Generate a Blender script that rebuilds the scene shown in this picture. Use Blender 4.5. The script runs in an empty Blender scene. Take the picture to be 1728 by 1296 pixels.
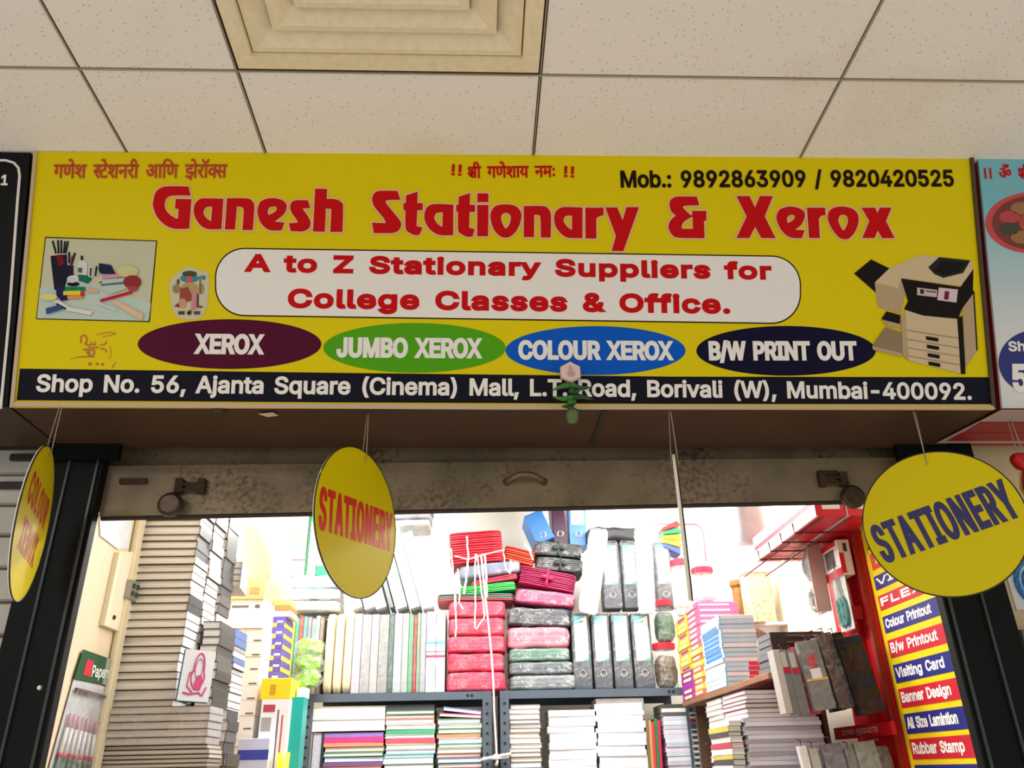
import bpy, bmesh, math, random
from mathutils import Vector, Matrix, noise
from mathutils.geometry import tessellate_polygon, delaunay_2d_cdt
rnd = random.Random(7)
S = bpy.context.scene
COL = S.collection
PI = math.pi
H = 1.5                                   # eye height of the camera above the mall floor

# ------------------------------------------------------------------ camera
YAW, PITCH, ROLL, FPX = 0.0475118, 0.4517581, -0.0230971, 1351.394
def _axes():
    cy, sy, cp, sp = math.cos(YAW), math.sin(YAW), math.cos(PITCH), math.sin(PITCH)
    f = Vector((sy*cp, cy*cp, sp)); r = Vector((cy, -sy, 0)); u = r.cross(f)
    c, s = math.cos(ROLL), math.sin(ROLL)
    return c*r + s*u, -s*r + c*u, f
CR, CU, CF = _axes()
cam = bpy.data.cameras.new('camera'); cam.sensor_fit = 'HORIZONTAL'; cam.sensor_width = 36
cam.lens = FPX/1728*36; cam.clip_start = .02; cam.clip_end = 60
cam_o = bpy.data.objects.new('camera', cam); COL.objects.link(cam_o)
M = Matrix((CR, CU, -CF)).transposed().to_4x4(); M.translation = (0, 0, H); cam_o.matrix_world = M
S.camera = cam_o
# ------------------------------------------------------------------ light and exposure
vs = S.view_settings; S.display_settings.display_device = 'sRGB'
vs.view_transform = 'Standard'; vs.look = 'None'; vs.gamma = 1; vs.use_curve_mapping = False
vs.exposure = 0.0
wd = bpy.data.worlds.new('mall_ambient_fill'); S.world = wd; wd.use_nodes = True  # even ambient fill, added so the mall ceiling is lit enough
wb = wd.node_tree.nodes['Background']; wb.inputs[0].default_value = (1, .98, .95, 1); wb.inputs[1].default_value = .62
def area(name, loc, target, sx, sy, power, col):
    l = bpy.data.lights.new(name, 'AREA'); l.shape = 'RECTANGLE'; l.size = sx; l.size_y = sy; l.energy = power; l.color = col
    o = bpy.data.objects.new(name, l); COL.objects.link(o); o.location = loc
    o.rotation_euler = (Vector(target) - Vector(loc)).to_track_quat('-Z', 'Y').to_euler(); return o
area('mall_ceiling_light', (-1.7, -.8, 2.70), (-1.7, -.8, 0), .6, .6, 30, (1, .96, .91))
area('mall_ceiling_light', (-.3, -2.4, 2.70), (-.3, -2.4, 0), .6, .6, 22, (1, .96, .91))
area('shop_tube_light', (-.60, 3.0, 2.70), (-.60, 3.0, 0), .8, .2, 30, (1, .98, .97))
area('shop_tube_light', (.72, 3.0, 2.70), (.72, 3.0, 0), .8, .2, 30, (1, .98, .97))
area('shop_tube_light', (.05, 2.12, 2.71), (.05, 2.12, 0), 1.2, .12, 15, (1, .98, .96))
for lx in (-.62, .78):                        # point fill lights added beside the tubes to brighten the back wall
    l = bpy.data.lights.new('back_wall_fill', 'POINT'); l.energy = 26; l.shadow_soft_size = .06; l.color = (1, .98, .96)
    o = bpy.data.objects.new('back_wall_fill', l); COL.objects.link(o); o.location = (lx, 3.72, 2.66)

# ------------------------------------------------------------------ geometry helpers
def ray(px, py): return CF + CR*((px-864)/FPX) + CU*((648-py)/FPX)
E0 = Vector((0, 0, H))
def atY(px, py, Y): d = ray(px, py); return E0 + d*(Y/d.y)
def atX(px, py, X): d = ray(px, py); return E0 + d*(X/d.x)
def atZ(px, py, z): d = ray(px, py); return E0 + d*((z-H)/d.z)
def lin(c): c /= 255; return c/12.92 if c <= .04045 else ((c+.055)/1.055)**2.4
def rgb(r, g, b): return (lin(r), lin(g), lin(b), 1)
MC = {}
def mat(c, rough=.55, metal=0, var=0, scale=30, spec=.5, kind=None, bump=0):
    """plain procedural surface: colour with an optional noise variation and bump"""
    k = (c, rough, metal, var, scale, spec, kind, bump)
    if k in MC: return MC[k]
    m = bpy.data.materials.new('surface'); m.use_nodes = True; nt = m.node_tree; b = nt.nodes['Principled BSDF']
    col = rgb(*c); b.inputs['Base Color'].default_value = col; b.inputs['Roughness'].default_value = rough
    b.inputs['Metallic'].default_value = metal; b.inputs['Specular IOR Level'].default_value = spec
    if var or bump:
        tc = nt.nodes.new('ShaderNodeTexCoord'); n = nt.nodes.new('ShaderNodeTexNoise')
        n.inputs['Scale'].default_value = scale; n.inputs['Detail'].default_value = 4
        if kind == 'layers':                       # sheets lying flat: fine lines along the pile
            mg = nt.nodes.new('ShaderNodeMapping'); mg.inputs['Scale'].default_value = (.25, .25, 9)
            nt.links.new(tc.outputs['Object'], mg.inputs['Vector']); nt.links.new(mg.outputs[0], n.inputs['Vector'])
        else: nt.links.new(tc.outputs['Object'], n.inputs['Vector'])
        if var:
            mp = nt.nodes.new('ShaderNodeMapRange'); mp.inputs[1].default_value = .3; mp.inputs[2].default_value = .7
            mp.inputs[3].default_value = 1-var; mp.inputs[4].default_value = 1+var*.4
            mx = nt.nodes.new('ShaderNodeMix'); mx.data_type = 'RGBA'; mx.blend_type = 'MULTIPLY'; mx.inputs[0].default_value = 1
            mx.inputs[6].default_value = col
            nt.links.new(n.outputs['Fac'], mp.inputs[0]); nt.links.new(mp.outputs[0], mx.inputs[7]); nt.links.new(mx.outputs[2], b.inputs['Base Color'])
        if bump:
            bp = nt.nodes.new('ShaderNodeBump'); bp.inputs['Strength'].default_value = bump; bp.inputs['Distance'].default_value = .01
            nt.links.new(n.outputs['Fac'], bp.inputs['Height']); nt.links.new(bp.outputs[0], b.inputs['Normal'])
    MC[k] = m; return m
def clear(tint=(255, 255, 255), op=.10, rough=.12, wr=.5):
    """thin clear plastic film: mostly see-through with glossy creases"""
    k = ('clear', tint, op, rough, wr)
    if k in MC: return MC[k]
    m = bpy.data.materials.new('clear_plastic'); m.use_nodes = True; nt = m.node_tree; nt.nodes.clear()
    out = nt.nodes.new('ShaderNodeOutputMaterial'); mix = nt.nodes.new('ShaderNodeMixShader'); tr = nt.nodes.new('ShaderNodeBsdfTransparent')
    p = nt.nodes.new('ShaderNodeBsdfPrincipled'); p.inputs['Base Color'].default_value = rgb(*tint); p.inputs['Roughness'].default_value = rough
    tc = nt.nodes.new('ShaderNodeTexCoord'); n = nt.nodes.new('ShaderNodeTexNoise'); n.inputs['Scale'].default_value = 38; n.inputs['Detail'].default_value = 3; n.inputs['Distortion'].default_value = 1.5
    bp = nt.nodes.new('ShaderNodeBump'); bp.inputs['Strength'].default_value = wr; bp.inputs['Distance'].default_value = .02
    mp = nt.nodes.new('ShaderNodeMapRange'); mp.inputs[1].default_value = .45; mp.inputs[2].default_value = .75; mp.inputs[3].default_value = op*.5; mp.inputs[4].default_value = min(1, op*2.6)
    L = nt.links.new
    L(tc.outputs['Object'], n.inputs['Vector']); L(n.outputs['Fac'], bp.inputs['Height']); L(bp.outputs[0], p.inputs['Normal'])
    L(n.outputs['Fac'], mp.inputs[0]); L(mp.outputs[0], mix.inputs[0]); L(tr.outputs[0], mix.inputs[1]); L(p.outputs[0], mix.inputs[2]); L(mix.outputs[0], out.inputs[0])
    MC[k] = m; return m

class MB:
    def __init__(s): s.v = []; s.f = []; s.m = []
    def add(s, v, f, mi=0):
        n = len(s.v); s.v += [tuple(p) for p in v]; s.f += [tuple(i+n for i in q) for q in f]; s.m += [mi]*len(f); return s
    def box(s, a, b, mi=0, R=None):
        x0, y0, z0 = a; x1, y1, z1 = b
        v = [Vector(p) for p in ((x0,y0,z0),(x1,y0,z0),(x1,y1,z0),(x0,y1,z0),(x0,y0,z1),(x1,y0,z1),(x1,y1,z1),(x0,y1,z1))]
        if R: v = [R @ p for p in v]
        return s.add(v, [(0,3,2,1),(4,5,6,7),(0,1,5,4),(1,2,6,5),(2,3,7,6),(3,0,4,7)], mi)
    def cbox(s, c, d, mi=0, R=None):
        a = Vector(c)-Vector(d)/2; b = Vector(c)+Vector(d)/2
        return s.box(a, b, mi, R)
    def quad(s, a, b, c, d, mi=0): return s.add((a, b, c, d), [(0,1,2,3)], mi)
    def slab(s, pts, off, mi=0):
        """polygon given by its corners, thickened by the vector off"""
        n = len(pts); off = Vector(off); v = [Vector(p) for p in pts]+[Vector(p)+off for p in pts]
        t = tessellate_polygon([[Vector(p) for p in pts]])
        f = [tuple(q) for q in t]+[tuple(n+i for i in reversed(q)) for q in t]+[(i, (i+1) % n, n+(i+1) % n, n+i) for i in range(n)]
        return s.add(v, f, mi)
    def tube(s, pts, r, seg=8, mi=0, closed=False):
        pts = [Vector(p) for p in pts]; n = len(pts); rings = []; up = Vector((.13, .29, .95))
        for i, p in enumerate(pts):
            if closed: t = pts[(i+1) % n]-pts[i-1]
            else: t = pts[min(i+1, n-1)]-pts[max(i-1, 0)]
            t.normalize(); a = t.cross(up)
            if a.length < .05: a = t.cross(Vector((1, 0, 0)))
            a.normalize(); b = t.cross(a); rr = r[i] if isinstance(r, (list, tuple)) else r
            rings.append([p+a*(math.cos(2*PI*k/seg)*rr)+b*(math.sin(2*PI*k/seg)*rr) for k in range(seg)])
        v = [q for g in rings for q in g]; f = []
        for i in range(n if closed else n-1):
            j = (i+1) % n
            for k in range(seg): f.append((i*seg+k, i*seg+(k+1) % seg, j*seg+(k+1) % seg, j*seg+k))
        if not closed: f += [tuple(range(seg-1, -1, -1)), tuple((n-1)*seg+k for k in range(seg))]
        return s.add(v, f, mi)
    def lathe(s, prof, c=(0, 0, 0), seg=24, mi=0, R=None):
        c = Vector(c); v = []; f = []; n = len(prof)
        for r, z in prof:
            for k in range(seg):
                q = Vector((r*math.cos(2*PI*k/seg), r*math.sin(2*PI*k/seg), z))
                v.append(c+(R @ q if R else q))
        for i in range(n-1):
            for k in range(seg): f.append((i*seg+k, i*seg+(k+1) % seg, (i+1)*seg+(k+1) % seg, (i+1)*seg+k))
        f += [tuple(range(seg-1, -1, -1)), tuple((n-1)*seg+k for k in range(seg))]
        return s.add(v, f, mi)
    def lump(s, a, b, pw=6, amp=.004, seed=0, nseg=(8, 6, 6), mi=0, R=None, sc=18):
        """rounded, creased box: a soft bundle or a plastic wrapper"""
        bm = bmesh.new(); bmesh.ops.create_cube(bm, size=2)
        bmesh.ops.subdivide_edges(bm, edges=bm.edges[:], cuts=nseg[0], use_grid_fill=True)
        a = Vector(a); b = Vector(b); c = (a+b)/2; h = (b-a)/2; v = []
        for q in bm.verts:
            p = q.co; l = (abs(p.x)**pw+abs(p.y)**pw+abs(p.z)**pw)**(1/pw); p = p/l
            w = Vector((p.x*h.x, p.y*h.y, p.z*h.z))+c
            n = noise.noise_vector(w*sc+Vector((seed*3.7, seed*1.3, 0)))
            w += n*amp
            v.append(R @ w if R else w)
        f = [[q.index for q in g.verts] for g in bm.faces]; bm.free()
        return s.add(v, f, mi)
    def build(s, name, mats, parent=None, smooth=False, loc=None, rot=None, bevel=0):
        me = bpy.data.meshes.new(name); me.from_pydata(s.v, [], s.f)
        for m in (mats if isinstance(mats, (list, tuple)) else [mats]): me.materials.append(m)
        me.polygons.foreach_set('material_index', s.m)
        if smooth: me.polygons.foreach_set('use_smooth', [True]*len(s.f))
        me.update(); o = bpy.data.objects.new(name, me); COL.objects.link(o)
        if parent: o.parent = parent
        if loc is not None: o.location = loc
        if rot is not None: o.rotation_euler = rot
        if bevel:
            q = o.modifiers.new('bevel', 'BEVEL'); q.width = bevel; q.segments = 2; q.limit_method = 'ANGLE'
        return o
def tag(o, label, cat, group=None, kind=None):
    if label: o['label'] = label
    if cat: o['category'] = cat
    if group: o['group'] = group
    if kind: o['kind'] = kind
    return o
def thing(name, label, cat, loc=(0, 0, 0), rot=(0, 0, 0), group=None):
    o = bpy.data.objects.new(name, None); COL.objects.link(o); o.empty_display_size = .02
    o.location = loc; o.rotation_euler = rot; return tag(o, label, cat, group)
def struct(name, mb, mats, **k): return tag(mb.build(name, mats, **k), None, None, kind='structure')
def note(o, label): o['label'] = label; return o
ORD = ('topmost second third fourth fifth sixth seventh eighth ninth tenth eleventh twelfth thirteenth fourteenth fifteenth sixteenth seventeenth eighteenth nineteenth '
       'twentieth twenty-first twenty-second twenty-third twenty-fourth twenty-fifth twenty-sixth twenty-seventh twenty-eighth twenty-ninth thirtieth thirty-first thirty-second '
       'thirty-third thirty-fourth thirty-fifth thirty-sixth thirty-seventh thirty-eighth thirty-ninth fortieth forty-first forty-second forty-third forty-fourth forty-fifth forty-sixth').split()
def nth(i): return 'topmost' if i == 0 else ORD[min(i, len(ORD)-1)]+' from the top'
def lnth(i): return 'leftmost' if i == 0 else ORD[i]+' from the left'

# ------------------------------------------------------------------ lettering
# outlines of the letters in thousandths of the letter size: advance, then one flat x, y list per contour
G = {
'!':[196,[68,161,63,509,132,509,127,161],[98,-4,81,-1,66,9,56,24,52,41,56,58,66,73,81,83,98,86,116,83,130,73,140,58,143,41,140,24,130,9,116,-1]],
'&':[448,[197,-7,150,-2,110,12,78,34,54,62,39,96,34,133,37,164,47,189,84,234,141,279,237,352,254,375,262,405,257,427,246,445,226,457,201,461,168,453,145,431,137,399,145,363,169,328,438,0,364,0,121,292,88,344,79,370,76,398,79,430,91,458,109,481,134,499,165,510,200,514,236,510,266,499,290,482,309,459,320,433,324,404,315,361,291,325,256,293,154,218,110,174,100,154,97,131,100,108,109,88,124,71,143,57,166,49,193,46,223,49,251,59,301,96,321,121,336,151,346,186,349,224,408,224,405,180,396,144,371,93,333,47,305,23,271,7,234,-4]],
'(':[273,[89,206,101,324,132,441,176,539,236,539,191,428,161,313,151,206,160,114,188,16,236,-96,176,-96,139,-21,111,54,94,131]],
')':[273,[37,-96,86,18,113,116,122,206,112,313,83,428,37,539,97,539,142,441,172,324,184,206,178,130,161,53,134,-23,97,-96]],
',':[188,[37,-119,68,71,137,71,84,-119]],
'-':[453,[337,244,337,188,114,188,114,244]],
'.':[188,[95,-4,78,-1,63,9,53,24,49,41,53,59,63,73,78,83,95,87,113,83,127,73,137,59,141,41,137,24,127,9,113,-1]],
'/':[249,[235,532,71,-76,14,-76,178,532]],
'0':[453,[227,-7,174,1,130,24,94,62,69,113,53,178,47,254,53,331,69,395,95,446,131,484,174,508,227,516,279,508,323,484,358,446,384,395,400,331,405,254,400,178,384,113,359,62,323,24,279,1],[227,49,261,56,290,74,313,103,330,144,341,194,344,254,341,314,330,365,313,406,290,435,261,454,227,459,192,454,163,435,140,406,123,365,113,314,109,254,113,194,123,144,140,103,163,74,192,56]],
'1':[453,[76,0,76,54,391,54,391,0],[276,509,276,0,213,0,213,448,209,448,86,358,86,427,198,509]],
'2':[453,[64,0,64,47,234,229,282,282,311,326,320,371,317,397,308,419,292,436,273,449,224,459,196,456,172,448,153,433,139,414,130,389,127,362,66,362,71,405,86,442,111,473,143,496,182,511,225,516,268,511,306,497,338,474,361,445,376,411,381,373,371,318,336,259,267,179,152,61,152,57,389,57,389,0]],
'3':[453,[218,-7,173,-3,132,10,98,30,70,57,52,91,44,132,109,132,115,108,126,87,144,71,165,59,219,50,275,61,298,74,314,93,326,116,329,145,326,172,316,196,299,217,274,234,243,244,201,248,157,248,157,299,288,448,288,452,69,452,69,509,373,509,373,461,211,278,211,289,264,289,308,276,344,253,371,223,387,186,393,145,387,103,371,66,344,36,309,12,266,-2]],
'4':[453,[39,106,39,158,247,509,311,509,109,166,109,162,413,162,413,106],[282,0,282,318,342,318,342,0]],
'5':[453,[221,-7,178,-3,140,11,108,32,83,60,66,93,60,131,123,131,127,109,138,89,173,60,221,50,251,54,276,64,298,82,314,104,324,131,328,162,324,193,314,221,297,244,274,262,248,273,218,277,167,268,128,246,68,252,96,509,366,509,366,452,151,452,134,301,178,325,229,334,263,331,294,321,321,306,345,285,364,260,379,231,388,199,391,163,386,117,369,76,343,41,309,15,267,-1]],
'6':[453,[226,-7,182,-1,142,14,109,41,84,74,69,116,64,162,68,199,80,239,137,341,252,509,322,509,151,261,146,261,165,288,196,307,235,314,278,309,316,294,346,271,369,240,384,201,389,157,384,113,368,73,342,39,310,14,271,-1],[226,49,254,52,279,62,299,79,314,101,324,127,328,157,324,187,314,213,299,235,279,251,254,262,226,265,198,262,174,252,153,236,138,214,128,188,125,158,128,128,138,102,153,79,174,62,198,52]],
'8':[453,[226,-7,178,-3,136,11,101,33,74,62,57,96,52,135,55,166,65,195,81,221,101,241,126,256,152,264,152,267,119,282,93,308,76,342,71,381,76,417,91,450,114,477,146,498,184,511,226,516,269,511,306,498,338,477,361,450,377,417,382,381,376,342,359,308,333,282,301,267,301,264,327,256,351,241,371,221,387,195,397,166,401,135,395,96,379,62,352,33,317,11,274,-3],[226,49,258,52,285,60,307,74,323,91,333,113,337,139,333,165,322,189,305,208,283,223,256,232,226,235,196,232,169,223,147,208,130,189,119,165,116,139,119,113,129,91,145,74,167,60,194,52],[226,289,274,300,292,313,307,331,316,351,319,376,316,399,308,420,294,437,275,449,226,460,178,449,159,437,144,420,136,399,132,376,136,351,144,331,159,313,178,300]],
'9':[453,[226,516,271,510,310,494,343,468,368,434,384,393,389,347,385,309,373,270,315,168,201,0,131,0,301,248,308,248,288,221,257,202,218,194,174,199,137,214,106,238,83,269,68,308,64,352,69,397,84,436,110,469,142,494,182,510],[226,460,199,457,174,446,154,429,138,408,129,381,125,352,129,322,138,296,154,274,174,257,199,247,226,243,254,247,279,257,299,273,314,295,324,321,328,350,324,381,314,407,299,429,279,446,254,457]],
':':[188,[95,-4,78,-1,63,9,53,24,49,41,53,59,63,73,78,83,95,87,113,83,127,73,137,59,141,41,137,24,127,9,113,-1],[95,271,78,274,63,284,53,299,49,316,53,334,63,349,78,359,95,362,113,359,127,349,137,334,141,316,137,299,127,284,113,274]],
'A':[479,[16,0,201,509,276,509,463,0,395,0,287,302,264,372,232,478,245,478,85,0],[110,142,110,199,370,199,370,142]],
'B':[456,[60,0,60,509,241,509,289,504,329,491,359,469,381,442,394,409,398,374,395,344,387,320,356,286,315,267,315,262,339,257,363,246,385,228,402,203,414,172,418,136,414,99,400,67,377,39,344,18,301,4,246,0],[124,57,245,57,296,62,330,80,349,105,356,137,352,161,342,184,327,203,306,218,279,228,248,231,124,231],[124,286,238,286,288,296,308,309,323,326,332,348,336,372,330,403,312,429,282,446,240,452,124,452]],
'C':[510,[267,-7,205,1,150,25,104,63,69,115,47,179,40,254,47,329,69,393,104,445,150,484,205,508,267,516,340,504,373,491,402,471,428,447,448,418,463,386,473,348,408,348,389,394,358,428,315,449,267,456,223,450,184,432,151,403,125,364,109,314,104,254,109,194,125,144,151,105,184,76,223,59,267,53,315,60,358,81,389,114,408,161,473,161,463,124,448,91,428,62,402,38,373,19,341,4,305,-4]],
'D':[502,[219,0,96,0,96,57,215,57,272,63,318,81,354,109,379,149,394,198,399,256,394,312,379,361,354,399,319,428,275,446,221,452,93,452,93,509,226,509,294,501,353,478,399,441,433,391,454,329,462,256,454,181,433,119,398,68,351,31,291,7],[124,509,124,0,60,0,60,509]],
'E':[419,[60,0,60,509,373,509,373,452,124,452,124,286,356,286,356,229,124,229,124,57,375,57,375,0]],
'F':[410,[60,0,60,509,369,509,369,452,124,452,124,278,346,278,346,221,124,221,124,0]],
'H':[517,[60,0,60,509,124,509,124,289,392,289,392,509,457,509,457,0,392,0,392,232,124,232,124,0]],
'I':[301,[31,0,31,57,118,57,118,452,31,452,31,509,269,509,269,452,182,452,182,57,269,57,269,0]],
'J':[396,[185,-7,124,3,76,32,44,81,33,146,33,172,98,172,98,146,104,104,121,74,149,56,185,50,220,56,248,74,266,104,272,146,272,509,336,509,336,146,326,81,294,32,246,3]],
'L':[393,[60,0,60,509,124,509,124,57,361,57,361,0]],
'M':[628,[60,0,60,509,152,509,322,49,308,49,476,509,567,509,567,0,504,0,507,457,512,457,342,0,286,0,112,457,119,457,122,0]],
'N':[523,[60,0,60,509,136,509,414,55,405,54,401,108,399,509,463,509,463,0,387,0,108,452,119,454,125,0]],
'O':[533,[267,-7,205,1,151,25,105,63,70,115,47,179,40,254,47,329,70,393,105,445,151,484,205,508,267,516,329,508,384,484,429,445,464,393,486,329,493,254,486,179,464,115,429,63,384,25,329,1],[267,53,310,59,349,76,382,104,408,144,425,194,430,254,425,314,408,364,382,404,349,432,310,450,267,456,223,450,184,432,151,404,125,364,109,314,104,254,109,194,125,144,151,105,184,76,223,59]],
'P':[444,[60,0,60,509,235,509,289,503,332,488,366,462,390,429,404,391,409,348,404,304,390,266,366,233,332,208,289,191,235,186,109,186,109,243,233,243,269,246,297,256,318,272,333,294,342,319,344,348,342,376,333,401,318,422,297,439,268,449,232,452,124,452,124,0]],
'R':[449,[60,0,60,509,236,509,289,504,333,489,367,464,391,433,404,395,409,352,404,309,391,271,366,241,333,217,289,202,236,198,96,198,96,255,234,255,269,258,298,267,319,281,334,301,342,324,345,352,342,381,334,405,319,424,298,439,269,449,233,452,124,452,124,0],[353,0,230,229,303,229,428,0]],
'S':[447,[224,-9,172,-4,127,9,91,31,64,60,46,96,38,137,104,137,111,109,123,88,142,71,166,59,224,49,257,52,286,60,311,74,329,92,341,114,346,139,342,161,332,179,296,204,245,223,184,239,127,261,86,289,61,326,52,373,57,412,75,448,102,476,137,498,180,511,227,516,274,511,316,498,351,476,377,449,394,416,401,378,338,378,326,412,302,438,267,453,225,459,194,456,167,448,145,435,129,418,119,398,115,376,119,352,131,334,169,308,213,293,264,279,311,264,359,238,394,198,405,171,408,139,403,99,386,64,360,34,323,11,277,-4]],
'T':[449,[32,452,32,509,417,509,417,452,257,452,257,0,192,0,192,452]],
'U':[518,[259,-8,202,-3,154,16,114,43,84,80,66,124,60,173,60,509,124,509,124,178,128,144,141,113,161,88,187,68,220,56,259,51,298,56,331,68,357,88,377,113,389,144,392,178,392,509,457,509,457,173,451,124,432,80,403,43,363,16,315,-3]],
'V':[479,[204,0,16,509,84,509,248,31,234,31,394,509,463,509,278,0]],
'W':[686,[155,0,16,509,83,509,197,39,189,39,306,509,379,509,497,39,488,39,603,509,669,509,530,0,456,0,368,323,351,391,336,475,349,475,335,394,318,323,231,0]],
'X':[474,[18,0,217,284,217,236,29,509,104,509,243,292,232,292,374,509,446,509,259,239,259,287,456,0,382,0,231,231,244,231,91,0]],
'Y':[472,[204,0,204,208,16,509,91,509,192,344,223,292,249,231,224,231,251,293,280,344,381,509,455,509,268,208,268,0]],
'Z':[438,[42,0,42,46,341,476,348,454,40,452,40,509,397,509,397,462,169,129,98,33,90,54,399,57,399,0]],
'a':[389,[160,-9,126,-5,94,5,68,22,47,44,35,74,31,108,34,137,43,161,58,179,78,193,125,211,178,220,234,227,265,235,273,243,267,297,240,322,196,331,149,322,118,301,100,274,41,291,57,322,79,346,104,364,133,376,194,384,239,379,286,361,306,343,322,320,333,290,337,251,337,0,276,0,276,52,272,52,252,24,215,1],[171,46,202,49,228,59,249,74,263,93,272,115,276,138,276,190,259,182,176,168,134,159,104,139,95,124,92,105,102,73,130,52]],
'b':[424,[229,-8,198,-5,172,4,137,31,118,59,112,59,112,0,52,0,52,509,114,509,114,319,118,319,137,346,171,373,197,381,229,384,274,379,313,361,345,332,370,292,385,244,390,189,385,132,370,84,346,45,313,16,274,-2],[220,47,252,51,279,66,301,88,316,117,325,151,328,189,325,228,316,261,301,289,280,311,253,325,220,330,188,326,161,312,140,291,125,263,116,229,113,189,116,150,125,115,141,86,162,65,188,51]],
'c':[396,[208,-8,159,-2,117,16,82,46,56,85,39,132,34,188,39,243,56,291,82,331,117,360,159,378,208,384,260,377,305,356,340,322,361,277,303,262,291,289,270,311,242,325,208,330,173,325,145,310,124,288,108,258,99,224,96,188,99,151,108,118,124,89,145,66,173,51,208,46,243,51,271,66,292,89,304,117,363,103,341,56,306,21,261,-1]],
'd':[424,[195,-8,151,-2,111,16,79,45,54,84,39,132,34,189,39,244,55,292,79,332,112,361,151,379,196,384,228,381,253,373,288,346,306,319,311,319,311,509,372,509,372,0,312,0,312,59,307,59,287,31,252,4,227,-5],[204,47,236,51,263,65,284,86,299,115,309,150,312,189,309,229,299,263,284,291,263,312,237,326,204,330,172,325,144,311,124,289,108,261,99,228,96,189,99,151,109,117,124,88,145,66,172,51]],
'e':[404,[212,-8,161,-2,117,16,82,46,56,85,39,132,34,187,39,242,55,290,81,329,115,359,157,378,205,384,266,374,294,361,319,341,341,315,357,282,368,242,371,169,75,169,75,221,338,221,309,202,307,238,298,269,283,294,262,314,237,326,205,330,173,326,146,313,125,294,109,269,99,241,96,211,96,178,99,139,111,106,128,81,151,61,179,50,213,46,254,52,286,73,306,106,365,91,353,63,335,39,311,19,282,4,249,-5]],
'f':[254,[228,379,228,327,6,327,6,379],[81,0,81,431,84,461,96,486,113,505,135,519,188,530,223,527,243,521,228,468,215,472,194,474,171,471,154,460,145,442,142,419,142,0]],
'g':[425,[207,-151,167,-148,134,-139,83,-110,51,-69,101,-41,121,-66,154,-88,207,-97,249,-92,282,-75,304,-47,311,-6,311,68,306,68,287,41,252,16,227,7,195,5,151,10,113,27,80,53,55,90,39,136,34,191,39,246,55,293,80,332,113,361,151,379,196,384,228,381,254,373,288,346,308,319,313,319,313,379,373,379,373,-9,367,-54,350,-90,324,-117,291,-136,251,-147],[205,59,237,63,264,75,284,94,300,121,309,154,312,192,309,231,300,264,285,291,264,312,238,326,205,330,172,325,145,311,124,290,109,262,99,229,96,192,99,155,109,123,124,96,146,76,172,63]],
'h':[410,[114,227,114,0,52,0,52,509,114,509,114,288,103,288,124,332,152,362,187,379,228,384,264,381,295,369,321,349,341,321,353,285,357,241,357,0,296,0,296,235,290,275,273,304,246,323,210,329,184,326,161,318,141,302,126,282,117,257]],
'i':[167,[52,0,52,379,114,379,114,0],[84,443,68,446,54,454,44,468,41,483,44,499,54,512,68,521,84,524,100,521,114,512,123,499,126,483,123,468,114,454,100,446]],
'j':[167,[52,379,114,379,114,-30,111,-62,102,-90,86,-112,65,-129,37,-139,-10,-143,-10,-87,2,-87,25,-83,41,-72,49,-54,52,-29],[83,443,67,446,53,454,44,468,41,483,44,499,53,512,67,521,83,524,100,521,114,512,123,499,126,483,123,468,114,454,100,446]],
'l':[189,[139,-3,101,3,74,20,58,47,52,84,52,509,114,509,114,99,120,62,130,54,146,52,169,54,181,2,162,-1]],
'm':[610,[52,0,52,379,112,379,113,296,108,296,118,323,132,346,172,376,219,386,257,380,288,361,309,331,321,294,312,294,322,321,337,343,381,375,437,386,468,382,497,372,522,354,541,329,552,296,557,255,557,0,496,0,496,254,490,289,473,312,448,326,419,331,394,328,374,320,346,290,335,247,335,0,274,0,274,260,269,289,253,311,229,326,199,331,157,320,140,307,126,289,117,266,114,238,114,0]],
'n':[410,[114,227,114,0,52,0,52,379,112,379,112,288,103,288,124,332,152,362,187,379,228,384,264,381,295,369,321,349,341,321,353,285,357,241,357,0,296,0,296,235,290,275,273,304,246,323,210,329,184,326,161,318,141,302,126,282,117,257]],
'o':[415,[208,-8,159,-2,117,16,82,46,56,85,39,132,34,188,39,243,56,291,82,331,117,360,159,378,208,384,256,378,299,360,333,331,359,291,376,243,381,188,376,132,359,85,333,46,299,16,256,-2],[208,46,242,51,270,66,292,89,307,118,316,151,319,188,316,224,307,258,292,288,270,310,242,325,208,330,173,325,145,310,124,288,108,258,99,224,96,188,99,151,108,118,124,89,145,66,173,51]],
'p':[424,[52,-143,52,379,112,379,112,319,118,319,137,346,171,373,197,381,229,384,274,379,313,361,345,332,370,292,385,244,390,189,385,132,370,84,346,45,313,16,274,-2,229,-8,198,-5,172,4,138,31,118,59,114,59,114,-143],[220,47,252,51,279,66,301,88,316,117,325,151,328,189,325,228,316,261,301,289,280,311,253,325,220,330,188,326,161,312,140,291,125,263,116,229,113,189,116,150,125,115,141,86,162,65,188,51]],
'q':[424,[372,-143,311,-143,311,59,306,59,287,31,252,4,227,-5,195,-8,151,-2,111,16,79,45,54,84,39,132,34,189,39,244,55,292,79,332,112,361,151,379,196,384,228,381,253,373,288,346,307,319,312,319,312,379,372,379],[204,47,236,51,263,65,284,86,299,115,309,150,312,189,309,229,299,263,284,291,263,312,237,326,204,330,172,325,144,311,124,289,108,261,99,228,96,189,99,151,109,117,124,88,145,66,172,51]],
'r':[259,[52,0,52,379,112,379,112,321,116,321,130,347,152,368,181,381,213,385,243,384,243,322,207,326,182,323,159,314,140,301,126,284,117,262,114,237,114,0]],
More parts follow.
